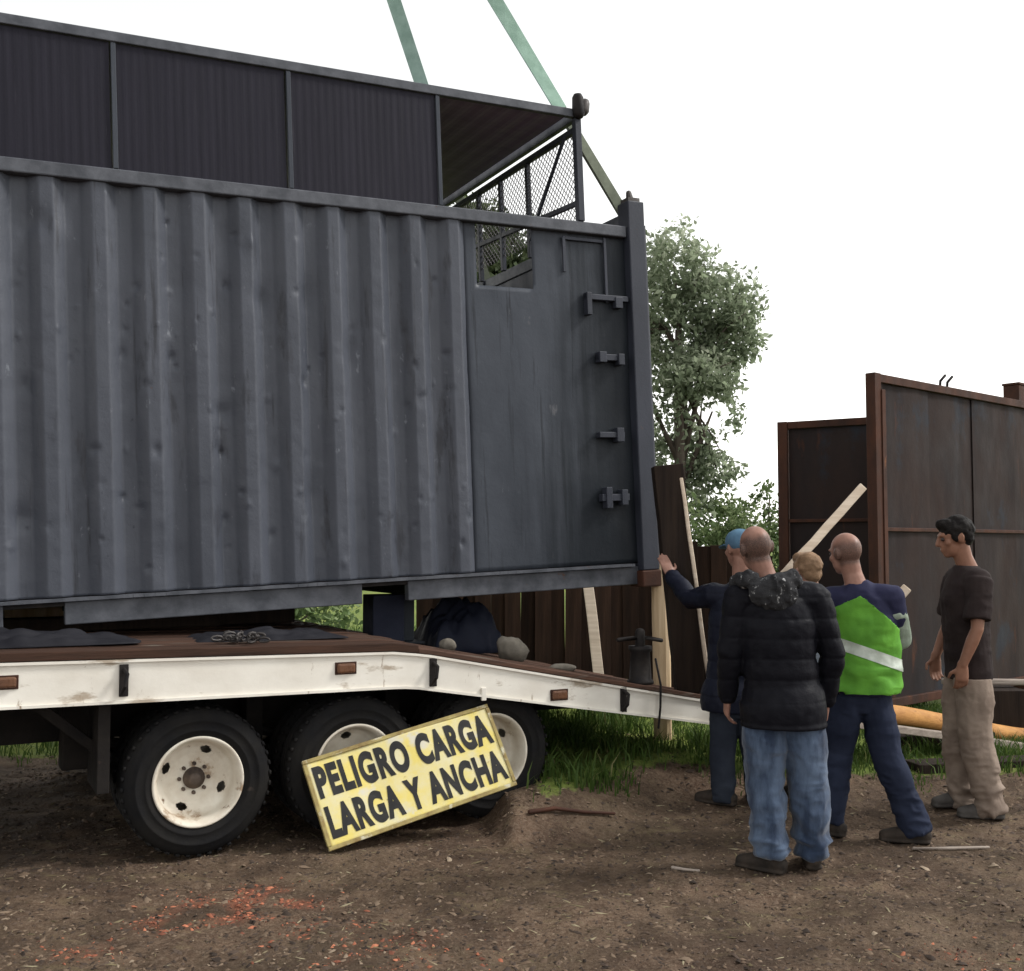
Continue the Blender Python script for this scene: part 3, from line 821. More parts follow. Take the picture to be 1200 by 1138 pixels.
# wheels
TYR = 0.387
def wheel_meshes():
    prof = [(0.226, 0.030), (0.24, 0.012), (0.262, 0.005), (0.265, 0.002), (0.272, 0.002), (0.275, 0.004), (0.31, 0.0), (0.314, -0.003), (0.322, -0.003), (0.326, 0.001), (0.345, 0.006), (0.368, 0.022), (0.380, 0.042), (0.387, 0.075),
            (0.387, 0.095), (0.380, 0.099), (0.380, 0.105), (0.387, 0.109), (0.387, 0.128), (0.380, 0.132), (0.380, 0.138), (0.387, 0.142), (0.387, 0.165),
            (0.380, 0.185), (0.365, 0.205), (0.33, 0.22), (0.27, 0.22), (0.226, 0.20)]
    ty = MB().lathe_y(prof, 64)
    # shoulder lugs
    for k in range(44):
        th = 2 * math.pi * k / 44
        c, s = math.cos(th), math.sin(th)
        for ya, yb in ((0.024, 0.07), (0.15, 0.196)):
            vs = []
            for r in (0.374, 0.3865):
                for y in (ya, yb):
                    for dt in (-0.028, 0.028):
                        vs.append((r * math.cos(th + dt), y, r * math.sin(th + dt)))
            ty.add(vs, [(0, 1, 3, 2), (4, 6, 7, 5), (0, 4, 5, 1), (2, 3, 7, 6), (0, 2, 6, 4), (1, 5, 7, 3)])
    tyre = ty.mesh('tyre', M['rubber'], False)
    tyre.shade_smooth()
    # dished steel rim, open at the hand holes
    n = 160
    rp = [(0.232, 0.020), (0.236, 0.010), (0.230, 0.004), (0.220, 0.010), (0.212, 0.030), (0.206, 0.040), (0.202, 0.075), (0.198, 0.105), (0.190, 0.122)]
    rp += [(0.190 - 0.0065 * i, float(np.interp(i, [0, 4, 10], [0.122, 0.137, 0.143]))) for i in range(1, 11)] + [(0.10, 0.138), (0.085, 0.136), (0.055, 0.136)]
    vs = []
    for r, y in rp:
        for k in range(n):
            th = 2 * math.pi * k / n
            vs.append((r * math.cos(th), y, r * math.sin(th)))
    fs = []
    for i in range(len(rp) - 1):
        for k in range(n):
            k2 = (k + 1) % n
            rr = (rp[i][0] + rp[i + 1][0]) / 2
            da = ((k + 0.5) / n * 4 + 0.5) % 1.0 - 0.5
            if ((rr - 0.158) / 0.019) ** 2 + (da * 2 * math.pi / 4 * rr / 0.030) ** 2 < 1: continue
            fs.append((i * n + k, i * n + k2, (i + 1) * n + k2, (i + 1) * n + k))
    rim = MB().add(vs, fs).mesh('rim', M['rim'], True)
    hub = MB().lathe_y([(0.0, 0.085), (0.024, 0.085), (0.034, 0.09), (0.038, 0.11), (0.055, 0.115), (0.058, 0.14), (0.0, 0.14)], 24).mesh('hub', M['hubm'], True)
    nm = MB()
    for k in range(8):
        th = 2 * math.pi * (k + .5) / 8
        nm.lathe_y([(0.0, -0.018), (0.010, -0.018), (0.011, 0.0), (0.0, 0.001)], 6, (0.076 * math.cos(th), 0.137, 0.076 * math.sin(th)))
    nut = nm.mesh('wheel_nuts', M['hubm'])
    return tyre, rim, hub, nut
WT = wheel_meshes()
for i, x in enumerate((0.0, 0.861, 1.712)):
    MB().tube([(x, 0.15, TYR), (x, TW - 0.2, TYR)], [0.06, 0.06], n=14, cap=False).build('axle', M['trailer_dark'], TR, smooth=True)
    for y, flip in ((0.0, 1), (0.255, 1), (TW - 0.06, -1), (TW - 0.315, -1)):
        w = link('wheel', None, TR)
        w.empty_display_size = 0.1
        w.location = (x, y, TYR - 0.012)
        w.rotation_euler = (0, R(23 + 61 * i), 0) if flip > 0 else (0, 0, math.pi)
        for nm, me in zip(('tyre', 'rim', 'hub', 'wheel_nuts'), WT):
            link(nm, me, w)
    # spring hanger between the axles
    for y in (0.55, TW - 0.7):
        MB().box(x + 0.38, x + 0.48, y, y + 0.12, 0.42, bot(x + 0.4)).build('spring_hanger', M['trailer_dark'], TR, bevel=0.01)
        MB().tube([(x - 0.38, y + 0.06, 0.52), (x, y + 0.06, 0.44), (x + 0.38, y + 0.06, 0.52)], [(0.04, 0.03)] * 3, hint=(0, 1, 0), n=8).build('leaf_spring', M['trailer_dark'], TR)
MB().box(-0.62, -0.44, 0.5, 0.66, 0.40, 0.83).build('spring_hanger', M['trailer_dark'], TR, bevel=0.01)
MB().bar((-0.80, 0.25, 0.82), (-0.42, 0.25, 0.50), 0.05, 0.07, (0, 1, 0)).build('diagonal_brace', M['trailer_dark'], TR)
MB().box(-0.50, -0.44, 0.02, 0.40, 0.36, 0.80).build('mud_guard', M['trailer_dark'], TR, bevel=0.004)
MB().box(-0.42, 2.45, TW + 0.002, TW + 0.014, 0.14, 0.66).build('backlight_baffle', M['rubber'], TR)  # unseen skirt, added to stop light coming under from the far side
MB().tube([(0.43, 1.0, 0.66), (0.43, 1.7, 0.66)], [0.13, 0.13], n=16).build('shade_cylinder', M['trailer_dark'], TR, smooth=True)  # unseen cylinder, added to darken the space beneath the deck
# side marker lamps, rope hooks, rust-stained brackets
for x, z in ((-0.936, 0.95), (0.771, 0.931), (2.129, 0.70), (-2.6, 0.96)):
    l = MB().box(x - 0.052, x + 0.052, -0.082, -0.061, z - 0.026, z + 0.026).build('marker_lamp', M['lamp'], TR, bevel=0.012)
    MB().box(x - 0.062, x + 0.062, -0.066, -0.0605, z - 0.034, z + 0.034).build('lamp_plate', M['rustframe'], l, bevel=0.006)
for x in (-0.393, 1.293, 2.592, -2.2):
    z = (top(x) + bot(x)) / 2
    h = MB().box(x - 0.022, x + 0.022, -0.074, -0.0605, z - 0.075, z + 0.085)
    h.tube([(x + 0.0, -0.075, z + 0.06), (x + 0.01, -0.11, z + 0.04), (x + 0.0, -0.115, z - 0.02), (x - 0.01, -0.075, z - 0.06)], [0.011] * 4, n=8)
    h.build('rope_hook', M['black_iron'], TR, bevel=0.003)
MB().box(1.60, 1.63, -0.076, -0.0605, 0.70, 0.775).build('rope_hook', M['trailer_white'], TR, bevel=0.003)

def tw(x, y, z):
    """trailer frame to world"""
    c, s = math.cos(R(27.8)), math.sin(R(27.8))
    return (-1.626 + c * x - s * y, 5.754 + s * x + c * y, z)

# ------------------------------------------------------------------ things on the trailer
def crumpled(name, label, cat, loc, rx, ry, rz, m, seed, rot=0.0, soft=False):
    u = np.linspace(-1, 1, 40)
    UU, VV = np.meshgrid(u, u)
    rr = np.sqrt(UU ** 2 + VV ** 2)
    P = np.stack([UU * 1.5, VV * 1.5, UU * 0 + seed], -1).reshape(-1, 3)
    n = np.abs(vnoise(P, 1.7, seed)).reshape(UU.shape) * 0.6 + np.abs(vnoise(P, 4, seed + 1)).reshape(UU.shape) * 0.35
    if soft: n = 0.45 + 0.38 * vnoise(P, 1.5, seed).reshape(UU.shape) + 0.16 * (1 - 2 * np.abs(vnoise(P, 3.6, seed + 1))).reshape(UU.shape)
    Z = rz * np.clip(1 - np.maximum(np.abs(UU), np.abs(VV)) ** 3, 0, 1) * (0.45 + n) 
    V = np.stack([UU * rx * (1 + 0.1 * n), VV * ry * (1 + 0.12 * n), Z], -1).reshape(-1, 3)
    ii = np.arange(1600).reshape(40, 40)
    F = np.stack([ii[:-1, :-1], ii[:-1, 1:], ii[1:, 1:], ii[1:, :-1]], -1).reshape(-1, 4)
    rim = np.concatenate([ii[0, :], ii[1:, -1], ii[-1, -2::-1], ii[-2:0:-1, 0]])
    o = link(name, fast_mesh(name, V, F, m, smooth=True))
    s = o.modifiers.new('thickness', 'SOLIDIFY')
    s.thickness = 0.004
    o.location = loc
    o.rotation_euler = (0, 0, rot)
    return tag(o, label, cat)
def deckz(x): return top(x) + 0.056
crumpled('tarpaulin', 'crumpled black tarpaulin on the left end of the trailer deck', 'tarpaulin', tw(-0.85, 0.35, deckz(-0.8)), 0.55, 0.22, 0.07, M['tarp'], 3, R(27.8))
crumpled('tarpaulin', 'crumpled black tarpaulin at the middle of the flat trailer deck', 'tarpaulin', tw(0.45, 0.42, deckz(0.5)), 0.42, 0.2, 0.06, M['tarp'], 9, R(27.8))
crumpled('fabric_bundle', 'dark navy cloth bundle on the trailer tail in front of the fence', 'bundle', tw(2.05, 1.25, top(2.05) + 0.03), 0.27, 0.24, 0.34, M['tarp_navy'], 21, R(27.8), soft=True)
def rock(name, label, loc, r, seed, m, cat='stone'):
    mb = MB().ball((0, 0, 0), (1, 1, 1), n=18, m=12)
    V = np.array(mb.v)
    d = 1 + 0.28 * vnoise(V, 1.3, seed) + 0.12 * vnoise(V, 3.5, seed + 1)
    V = V * d[:, None] * np.array(r)
    mb.v = [tuple(p) for p in V]
    o = mb.build(name, m, smooth=True)
    o.location = loc
    return tag(o, label, cat)
rock('stone', 'pale stone lying on the trailer tail under the container', tw(2.16, 0.62, top(2.16) + 0.10), (0.095, 0.08, 0.09), 5, M['stone'])
rock('stone', 'small pale stone at the foot of the dark bundle', tw(1.75, 0.75, top(1.75) + 0.06), (0.06, 0.05, 0.045), 8, M['stone'])
rock('stone', 'flat pale stone on the trailer tail left of the black jack', tw(2.40, 0.35, top(2.40) + 0.05), (0.09, 0.05, 0.028), 15, M['stone'])
# chain heaped on the deck
ch = MB()
for i in range(26):
    a = i * 0.9
    px, py = 0.12 * math.cos(a) * (0.4 + 0.03 * i) , 0.09 * math.sin(a * 1.3) * (0.4 + 0.03 * i)
    pts = [(px + 0.03 * math.cos(t) * math.cos(a), py + 0.03 * math.cos(t) * math.sin(a), 0.018 + 0.012 * (i % 3) + 0.012 * math.sin(t)) for t in np.linspace(0, 2 * math.pi, 9)]
    ch.tube(pts, [0.006] * 9, hint=(0, 0, 1), n=6)
o = tag(ch.build('chain', M['steel'], smooth=True), 'steel chain heaped on the trailer deck under the container', 'chain')
o.location = tw(0.25, 0.12, deckz(0.25))
for x_, y_, l_, w_, h_, lb in ((-0.35, 1.35, 1.5, 0.16, 0.085, 'long dark timber baulk lying on the deck under the container'), (0.55, 1.75, 0.9, 0.2, 0.10, 'short dark timber baulk on the deck beside the blue stand')):
    o = MB().box(-l_ / 2, l_ / 2, -w_ / 2, w_ / 2, 0.0, h_).build('timber_baulk', M['wood_dark'], bevel=0.008)
    o.location = tw(x_, y_, deckz(x_) - 0.004)
    o.rotation_euler = (0, 0, R(27.8 - 3 + 5 * y_))
    tag(o, lb, 'timber')
# support stand under the fork pocket
z0 = top(1.55) + 0.035
st = thing('support_stand', 'slate blue steel stand under the container fork pocket', 'stand', tw(1.40, 1.0, z0), (0, 0, R(27.8)))
MB().box(-0.11, 0.11, -0.1, 0.1, 0.012, 0.32).build('stand_body', M['tarp_navy'], st, bevel=0.006)
MB().box(0.111, 0.19, -0.08, 0.08, 0.012, 0.32).build('side_flange', M['plate'], st, bevel=0.006)
MB().box(-0.2, 0.24, -0.14, 0.14, -0.004, 0.011).build('base_plate', M['plate'], st, bevel=0.003)
# timber block at the left under the container
tb = MB().box(-0.45, 0.30, -0.09, 0.09, 0.0, 0.12).build('timber_block', M['wood_pale'], bevel=0.006)
tb.location = tw(-0.78, 1.9, deckz(-0.78))
tb.rotation_euler = (0, 0, R(27.8 + 12))
tag(tb, 'pale timber block under the left end of the container', 'timber')
# jack on the tail
jz = top(2.78) + 0.035
jk = thing('screw_jack', 'black iron screw jack with a cross handle on the trailer tail', 'jack', tw(2.78, 0.02, jz), (0, 0, R(27.8)))
MB().lathe_y([(0, 0), (0.085, 0), (0.085, 0.02), (0.072, 0.03), (0.062, 0.2), (0.075, 0.215), (0.075, 0.24), (0.0, 0.24)], 20).build('jack_body', M['black_iron'], jk, smooth=True).rotation_euler = (R(90), 0, 0)
MB().tube([(0, 0, 0.23), (0, 0, 0.33)], [0.032, 0.032], n=12).build('jack_screw', M['black_iron'], jk, smooth=True)
MB().tube([(-0.17, 0, 0.285), (-0.05, 0, 0.292), (0.05, 0, 0.29), (0.16, -0.01, 0.27)], [0.014] * 4, n=8).build('jack_handle', M['black_iron'], jk, smooth=True)
MB().tube([(0.07, -0.07, 0.16), (0.08, -0.11, 0.0), (0.075, -0.112, -0.14), (0.06, -0.11, -0.27)], [0.008] * 4, n=6).build('cord', M['black_iron'], jk, smooth=True)

# dark upright timber held by the men, pale plank on its edge, pale prop
def beam_between(name, label, cat, a, b, w, h, m, up=(0, 1, 0), bevel=0.006, group=None):
    a, b = Vector(a), Vector(b)
    L = (b - a).length
    t = (b - a).normalized()
    upv = Vector(up)
    s = t.cross(upv).normalized()
    u = s.cross(t).normalized()
    n = 8
    r = random.Random(len(label))
    vs = []
    for i in range(n + 1):
        p = t * (L * i / n)
        jx, jy = r.uniform(-1, 1) * 0.004, r.uniform(-1, 1) * 0.004
        for i2, j2 in ((-1, -1), (1, -1), (1, 1), (-1, 1)):
            vs.append(p + s * (i2 * w / 2 + jx) + u * (j2 * h / 2 + jy))
    fs = [(0, 1, 2, 3), (4 * n + 3, 4 * n + 2, 4 * n + 1, 4 * n)]
    for i in range(n):
        for k in range(4):
            k2 = (k + 1) % 4
            fs.append((4 * i + k, 4 * i + 4 + k, 4 * i + 4 + k2, 4 * i + k2))
    o = MB().add(vs, fs).build(name, m, bevel=bevel)
    o.location = a
    return tag(o, label, cat, group)
beam_between('timber_beam', 'thick dark timber standing upright on the trailer tail', 'timber', (1.205, 7.42, 0.62), (1.055, 7.42, 2.15), 0.20, 0.16, M['wood_dark'])
beam_between('timber_plank', 'narrow pale plank leaning along the edge of the dark upright timber', 'timber', (1.318, 7.36, 0.655), (1.138, 7.39, 2.06), 0.024, 0.12, M['wood_cream'])
beam_between('timber_prop', 'round pale yellow post standing between the container corner and dark timber', 'timber', (1.085, 7.95, 0.05), (1.075, 7.95, 1.78), 0.125, 0.12, M['wood_pale'], bevel=0.04)
beam_between('timber_plank', 'weathered pale plank leaning on the brown fence under the container', 'timber', (0.85, 10.3, 0.1), (0.70, 10.75, 1.60), 0.10, 0.03, M['wood_cream'])  # pale strip added where light shows between the fence boards

# ------------------------------------------------------------------ warning sign
SG_BL = Vector((-0.954, 5.833, 0.012))
su = (Vector((0.024, 6.35, 0.243)) - SG_BL).normalized()
sv = Vector((-1.098, 5.98, 0.436)) - SG_BL
sv = (sv - su * sv.dot(su)).normalized()
sn = su.cross(sv)
SGN = thing('warning_sign', 'yellow board reading PELIGRO CARGA LARGA Y ANCHA leaning on the trailer wheels', 'sign')
SGN.matrix_world = Matrix.Translation(SG_BL) @ Matrix((su, sv, sn)).transposed().to_4x4()
SW, SH = 1.125, 0.475
def warp(x, y):
    P = np.stack([np.asarray(x, float), np.asarray(y, float), np.zeros(np.shape(x))], -1).reshape(-1, 3)
    return (0.007 * vnoise(P, 3.2, 51) + 0.003 * vnoise(P, 9, 52)).reshape(np.shape(x))
bx_, by_ = np.meshgrid(np.linspace(0.004, SW - 0.004, 60), np.linspace(0.004, SH - 0.004, 26))
bi = np.arange(60 * 26).reshape(26, 60)
bf = np.stack([bi[:-1, :-1], bi[:-1, 1:], bi[1:, 1:], bi[1:, :-1]], -1).reshape(-1, 4)
o = link('sign_board', fast_mesh('sign_board', np.stack([bx_, by_, warp(bx_, by_) - 0.003], -1).reshape(-1, 3), bf, M['sign_yellow'], smooth=True), SGN)
sm = o.modifiers.new('thickness', 'SOLIDIFY')
sm.thickness = 0.003
sm.offset = -1
fr = MB().box(-0.008, SW + 0.008, -0.010, 0.012, -0.016, 0.006).box(-0.008, SW + 0.008, SH - 0.012, SH + 0.010, -0.016, 0.006).box(-0.010, 0.012, 0.013, SH - 0.013, -0.016, 0.006).box(SW - 0.012, SW + 0.010, 0.013, SH - 0.013, -0.016, 0.006)
fr.build('sign_frame', M['sign_edge'], SGN, bevel=0.003)
def lettering(txt, x0, x1, y0, y1):
    cu = bpy.data.curves.new('lettering', 'FONT')
    cu.body = txt
    cu.size = 1.0
    cu.offset = 0.054
    cu.extrude = 0.0
    cu.space_character = 1.16
    t = bpy.data.objects.new('tmp', cu)
    COL.objects.link(t)
    dg = bpy.context.evaluated_depsgraph_get()
    me = bpy.data.meshes.new_from_object(t.evaluated_get(dg))
    bpy.data.objects.remove(t)
    bm = bmesh.new()
    bm.from_mesh(me)
    bmesh.ops.triangulate(bm, faces=bm.faces[:])
    for _ in range(3):
        long_e = [e for e in bm.edges if e.calc_length() > 0.12]
        if long_e: bmesh.ops.subdivide_edges(bm, edges=long_e, cuts=1)
        bmesh.ops.triangulate(bm, faces=bm.faces[:])
    bm.to_mesh(me)
    bm.free()
    n = len(me.vertices)
    V = np.empty(n * 3)
    me.vertices.foreach_get('co', V)
    V = V.reshape(-1, 3)
    lo, hi = V.min(0), V.max(0)
    V[:, 0] = x0 + (V[:, 0] - lo[0]) / (hi[0] - lo[0]) * (x1 - x0)
    V[:, 1] = y0 + (V[:, 1] - lo[1]) / (hi[1] - lo[1]) * (y1 - y0)
    V[:, 2] = warp(V[:, 0], V[:, 1]) - 0.0005
    me.vertices.foreach_set('co', V.ravel())
    me.materials.clear()
    me.materials.append(M['sign_ink'])
    me.update()
    o = link('lettering', me, SGN)
    return o
lettering('PELIGRO CARGA', 0.030, SW - 0.030, 0.258, 0.438)
lettering('LARGA Y ANCHA', 0.030, SW - 0.022, 0.040, 0.218)

# ------------------------------------------------------------------ rusty gates
def gate(name, label, a, b, z0, z1, rails, ext=0.0, spike=False):
    a, b = Vector((*a, 0)), Vector((*b, 0))
    L = (b - a).length
    g = thing(name, label, 'gate', (a.x, a.y, 0), (0, 0, math.atan2(b.y - a.y, b.x - a.x)))
    MB().box(0, 0.11, -0.05, 0.05, z0 - 0.3, z1).build('gate_post', M['rustframe'], g, bevel=0.006)
    MB().box(L - 0.11, L, -0.05, 0.05, z0 - 0.3, z1).build('gate_post', M['rustframe'], g, bevel=0.006)
    MB().box(0.113, L - 0.113, -0.035, 0.035, z1 - 0.08, z1 - 0.002).build('gate_rail', M['rustframe'], g, bevel=0.005)
    MB().box(0.113, L - 0.113, -0.035, 0.035, z0, z0 + 0.08).build('gate_rail', M['rustframe'], g, bevel=0.005)
    for z in rails:
        MB().box(0.113, L - 0.113, -0.034, -0.012, z, z + 0.035).build('gate_rail', M['rustframe'], g, bevel=0.004)
    # ribbed infill sheets
    n = max(1, int(round((L - 0.22) / 0.9)))
    wd = (L - 0.226) / n
    for k in range(n):
        x0 = 0.113 + k * wd
        xs = np.linspace(x0, x0 + wd + 0.02, 49)
        vs = []
        for i, x in enumerate(xs):
            d = 0.006 * math.sin(i * 0.13 + k * 1.7) + 0.006 * (k % 2)
            vs += [(x, d, z0 + 0.081), (x, d, z1 - 0.081)]
        o = MB().add(vs, [(2 * i, 2 * i + 2, 2 * i + 3, 2 * i + 1) for i in range(48)]).build('gate_sheet', M['rustgate'], g)
        o.modifiers.new('thickness', 'SOLIDIFY').thickness = 0.003
        if k: MB().box(x0 - 0.03, x0 + 0.04, 0.012, 0.024, z0 + 0.081, z1 - 0.081).build('cover_strip', M['rustgate'], g)
    return g, L
g1, L1 = gate('steel_gate', 'tall rusty steel gate leaf behind the man in the brown shirt', (3.30, 10.0), (6.9, 13.08), 0.12, 3.20, (1.74,))
MB().box(0.10, 0.16, -0.062, -0.051, 0.3, 3.05).build('edge_angle', M['rustframe'], g1, bevel=0.003)
for x in (1.28, 1.42):
    MB().tube([(x, 0, 3.19), (x + 0.01, 0, 3.25), (x + 0.07, -0.02, 3.31)], [0.014] * 3, n=8).build('gate_spike', M['black_iron'], g1, smooth=True)
g2, L2 = gate('steel_gate', 'lower rusty steel gate leaf behind the bald man in green', (2.94, 12.0), (4.15, 11.26), 0.12, 2.965, (1.86,))
gp = thing('gate_post', 'square rusty post rising above the gate at the right edge', 'post', (5.66, 12.22, 0), (0, 0, R(40)))
MB().box(-0.09, 0.09, -0.09, 0.09, -0.1, 3.40).build('post_shaft', M['rustframe'], gp, bevel=0.006)
MB().box(-0.10, 0.10, -0.10, 0.10, 3.402, 3.43).build('post_top', M['rustframe'], gp, bevel=0.006)

# ------------------------------------------------------------------ board fence
FN = thing('board_fence', 'brown vertical board fence behind the trailer tail', 'fence', (-0.95, 11.0, 0))
r = random.Random(4)
for i in range(24):
    w = 0.148
    h = 1.58 + r.uniform(-0.03, 0.03)
    o = MB().box(-0.006, w + 0.006, -0.012, 0.012, 0, h).build('fence_board', M['fence'], FN, bevel=0.004)
    o.location = (i * w, r.uniform(-0.004, 0.004) + (0.03 if i % 2 else 0.0), 0.04)
    o.rotation_euler = (0, R(r.uniform(-0.8, 0.8)), 0)
for z in (0.4, 1.3):
    MB().box(-0.05, 3.6, 0.05, 0.09, z, z + 0.08).build('fence_rail', M['fence'], FN, bevel=0.004)
for x in (0.0, 1.75, 3.5):
    MB().box(x, x + 0.09, 0.092, 0.18, 0, 1.5).build('fence_post', M['fence'], FN, bevel=0.004)

# ------------------------------------------------------------------ timbers on the right: loading skids
def log(name, label, a, b, r0, r1, m, seed):
    a, b = Vector(a), Vector(b)
    n = 16
    pts, rad = [], []
    rr = random.Random(seed)
    for i in range(n + 1):
        t = i / n
        pts.append((b - a) * t + Vector((0, rr.uniform(-1, 1) * 0.006, rr.uniform(-1, 1) * 0.006)))
        rad.append((r0 + (r1 - r0) * t) * (1 + rr.uniform(-0.035, 0.035)))
    o = MB().tube(pts, rad, hint=(0, 0, 1), n=18, cap=False).build(name, m, smooth=True)
    o.location = a
    return tag(o, label, 'timber')
log('timber_log', 'orange peeled log sloping down behind the men from the trailer tail', tw(3.42, 0.12, 0.675), tw(6.62, 0.12, 0.055), 0.078, 0.064, M['log'], 3)
beam_between('timber_plank', 'grey weathered plank lying below the orange peeled log', 'timber', tw(3.45, -0.10, 0.535), tw(6.45, -0.10, 0.02), 0.2, 0.05, M['wood_grey'], up=(0, 0, 1))
beam_between('dark_block', 'dark railway sleeper lying behind the orange log in front of the gate', 'timber', (2.95, 8.55, 0.07), (3.75, 8.75, 0.07), 0.24, 0.16, M['wood_dark'], up=(0, 0, 1))  # dark timber shape added for the shadow under the skids
beam_between('dark_block', 'dark railway sleeper on the ground behind the boots of the man in beige trousers', 'timber', (2.75, 7.62, 0.055), (4.3, 7.95, 0.04), 0.2, 0.12, M['wood_dark'], up=(0, 0, 1))  # the skids' shadow built as a low dark bar along the ground
beam_between('timber_pole', 'thin pale pole lying level in front of the tall gate', 'timber', (3.55, 9.1, 0.49), (6.2, 9.4, 0.42), 0.05, 0.05, M['wood_grey'], up=(0, 0, 1), bevel=0.015)
beam_between('dark_block', 'dark timber stack end carrying the thin pale pole', 'timber', (4.05, 8.95, 0.21), (4.05, 9.6, 0.21), 0.3, 0.44, M['wood_dark'], up=(0, 0, 1))
beam_between('carried_plank', 'pale sawn plank raised toward the gate above the bald man', 'timber', (1.618, 7.10, 1.262), (2.353, 7.30, 2.001), 0.02, 0.058, M['wood_cream'], up=(0, 0.2, 1))
beam_between('carried_plank', 'short pale plank end held at the green vest man\'s right arm', 'timber', (1.94, 6.45, 0.934), (2.346, 6.50, 1.355), 0.02, 0.058, M['wood_cream'], up=(0, 0.2, 1))

# ------------------------------------------------------------------ trees and bushes
def leaves(centres, radii, counts, size, seed, droop=0.3):
    r = np.random.default_rng(seed)
    C = []
    S = []
    for c, rad, n in zip(centres, radii, counts):
        d = r.normal(size=(n, 3))
        d /= np.linalg.norm(d, axis=1)[:, None]
        rho = r.uniform(0.25, 1.0, n) ** 0.6
        lump = 1 + 0.35 * vnoise(d * 1.2 + np.array(c) * 3, 1.6, seed)
        C.append(np.array(c) + d * (rho * lump)[:, None] * np.array(rad))
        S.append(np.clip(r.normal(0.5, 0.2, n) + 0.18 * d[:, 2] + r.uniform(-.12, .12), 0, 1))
    C = np.concatenate(C)
    S = np.concatenate(S)
    n = len(C)
    # drop leaves where a coarse noise says there is a gap
    keep = vnoise(C, 2.1, seed + 3) + 0.6 * vnoise(C, 5, seed + 4) > -0.29
    C, S = C[keep], S[keep]
    n = len(C)
    a = r.normal(size=(n, 3))
    a[:, 2] -= droop
    a /= np.linalg.norm(a, axis=1)[:, None]
    b = r.normal(size=(n, 3))
    b -= a * (a * b).sum(1)[:, None]
    b /= np.linalg.norm(b, axis=1)[:, None]
    nn = np.cross(a, b)
    ln = size * r.uniform(0.45, 1.6, n)[:, None]
    V = np.stack([C, C + a * ln * .5 + b * ln * .24 + nn * ln * .06, C + a * ln, C + a * ln * .5 - b * ln * .24 + nn * ln * .06], 1).reshape(-1, 3)
    k = np.arange(n)[:, None] * 4
    F = np.concatenate([k + [0, 1, 2], k + [0, 2, 3]], 1).reshape(-1, 3)
    return V, F, np.repeat(S, 4)
def tree(name, label, loc, trunk, limbs, clumps, size, m, seed, cat='tree'):
    t = thing(name, label, cat, loc)
    mb = MB()
    mb.tube([p for p, _ in trunk], [q for _, q in trunk], n=10, cap=False)
    for lb in limbs: mb.tube([p for p, _ in lb], [q for _, q in lb], n=7, cap=False)
    mb.build('trunk', M['bark'], t, smooth=True)
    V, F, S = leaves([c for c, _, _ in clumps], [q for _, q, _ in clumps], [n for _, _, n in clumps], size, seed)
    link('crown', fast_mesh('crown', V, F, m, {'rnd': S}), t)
    return t
def autotree(name, label, loc, trunk_top, clumps, size, m, seed, r0=0.1):
    limbs = []
    T = Vector(trunk_top)
    rr = random.Random(seed)
    for c, rad, n in clumps:
        c = Vector(c)
        s = T * rr.uniform(0.45, 0.95)
        mid = s.lerp(c, 0.5) + Vector((rr.uniform(-.1, .1), rr.uniform(-.1, .1), rr.uniform(0, .15)))
        limbs.append([(s, r0 * 0.45), (mid, r0 * 0.3), (c, r0 * 0.12)])
        for _ in range(3):
            e = c + Vector((rr.uniform(-1, 1) * rad[0], rr.uniform(-1, 1) * rad[1], rr.uniform(-1, 1) * rad[2])) * 0.8
            limbs.append([(mid, r0 * 0.16), (mid.lerp(e, 0.6) + Vector((0, 0, .05)), r0 * 0.1), (e, r0 * 0.04)])
    tr = [(Vector((0, 0, -0.1)), r0), (T * 0.33 + Vector((.05, 0, 0)), r0 * 0.85), (T * 0.66, r0 * 0.7), (T, r0 * 0.4)]
    return tree(name, label, loc, tr, limbs, clumps, size, m, seed)
autotree('leafy_tree', 'airy olive green tree rising right of the container corner', (2.15, 14.0, 0), (0.0, 0, 4.4),
         [((-0.05, 0, 5.25), (0.55, 0.6, 0.5), 2600), ((0.55, 0.1, 4.75), (0.6, 0.6, 0.5), 3200), ((0.05, 0.2, 4.5), (0.75, 0.7, 0.55), 3000), ((-0.5, 0, 4.6), (0.6, 0.6, 0.55), 1800),
          ((0.65, 0, 4.25), (0.46, 0.5, 0.38), 1900), ((0.2, -0.1, 3.75), (0.62, 0.6, 0.45), 2700), ((0.45, 0.1, 3.35), (0.42, 0.4, 0.4), 1500), ((-0.35, 0, 3.5), (0.5, 0.5, 0.5), 1500),
          ((0.15, 0.0, 3.1), (0.5, 0.5, 0.42), 1500), ((-0.15, -0.1, 3.9), (0.5, 0.5, 0.4), 1200), ((0.0, 0.2, 2.75), (0.55, 0.5, 0.42), 1900), ((0.5, 0.1, 2.6), (0.40, 0.4, 0.32), 800), ((-0.1, 0.1, 2.2), (0.6, 0.5, 0.40), 1700)], 0.082, M['leaf_a'], 5)
autotree('leafy_tree', 'dark leafy tree seen through the wire mesh behind the container', (-0.35, 15.5, 0), (0.0, 0, 4.6),
         [((0, 0, 5.9), (0.8, 0.9, 0.6), 3600), ((0.55, 0, 5.5), (0.7, 0.8, 0.6), 3600), ((-0.6, 0, 5.4), (0.8, 0.8, 0.6), 3000), ((0.3, 0.2, 4.9), (0.9, 0.8, 0.6), 3600), ((1.1, 0, 4.9), (0.5, 0.6, 0.5), 1500)], 0.12, M['leaf_c'], 17)
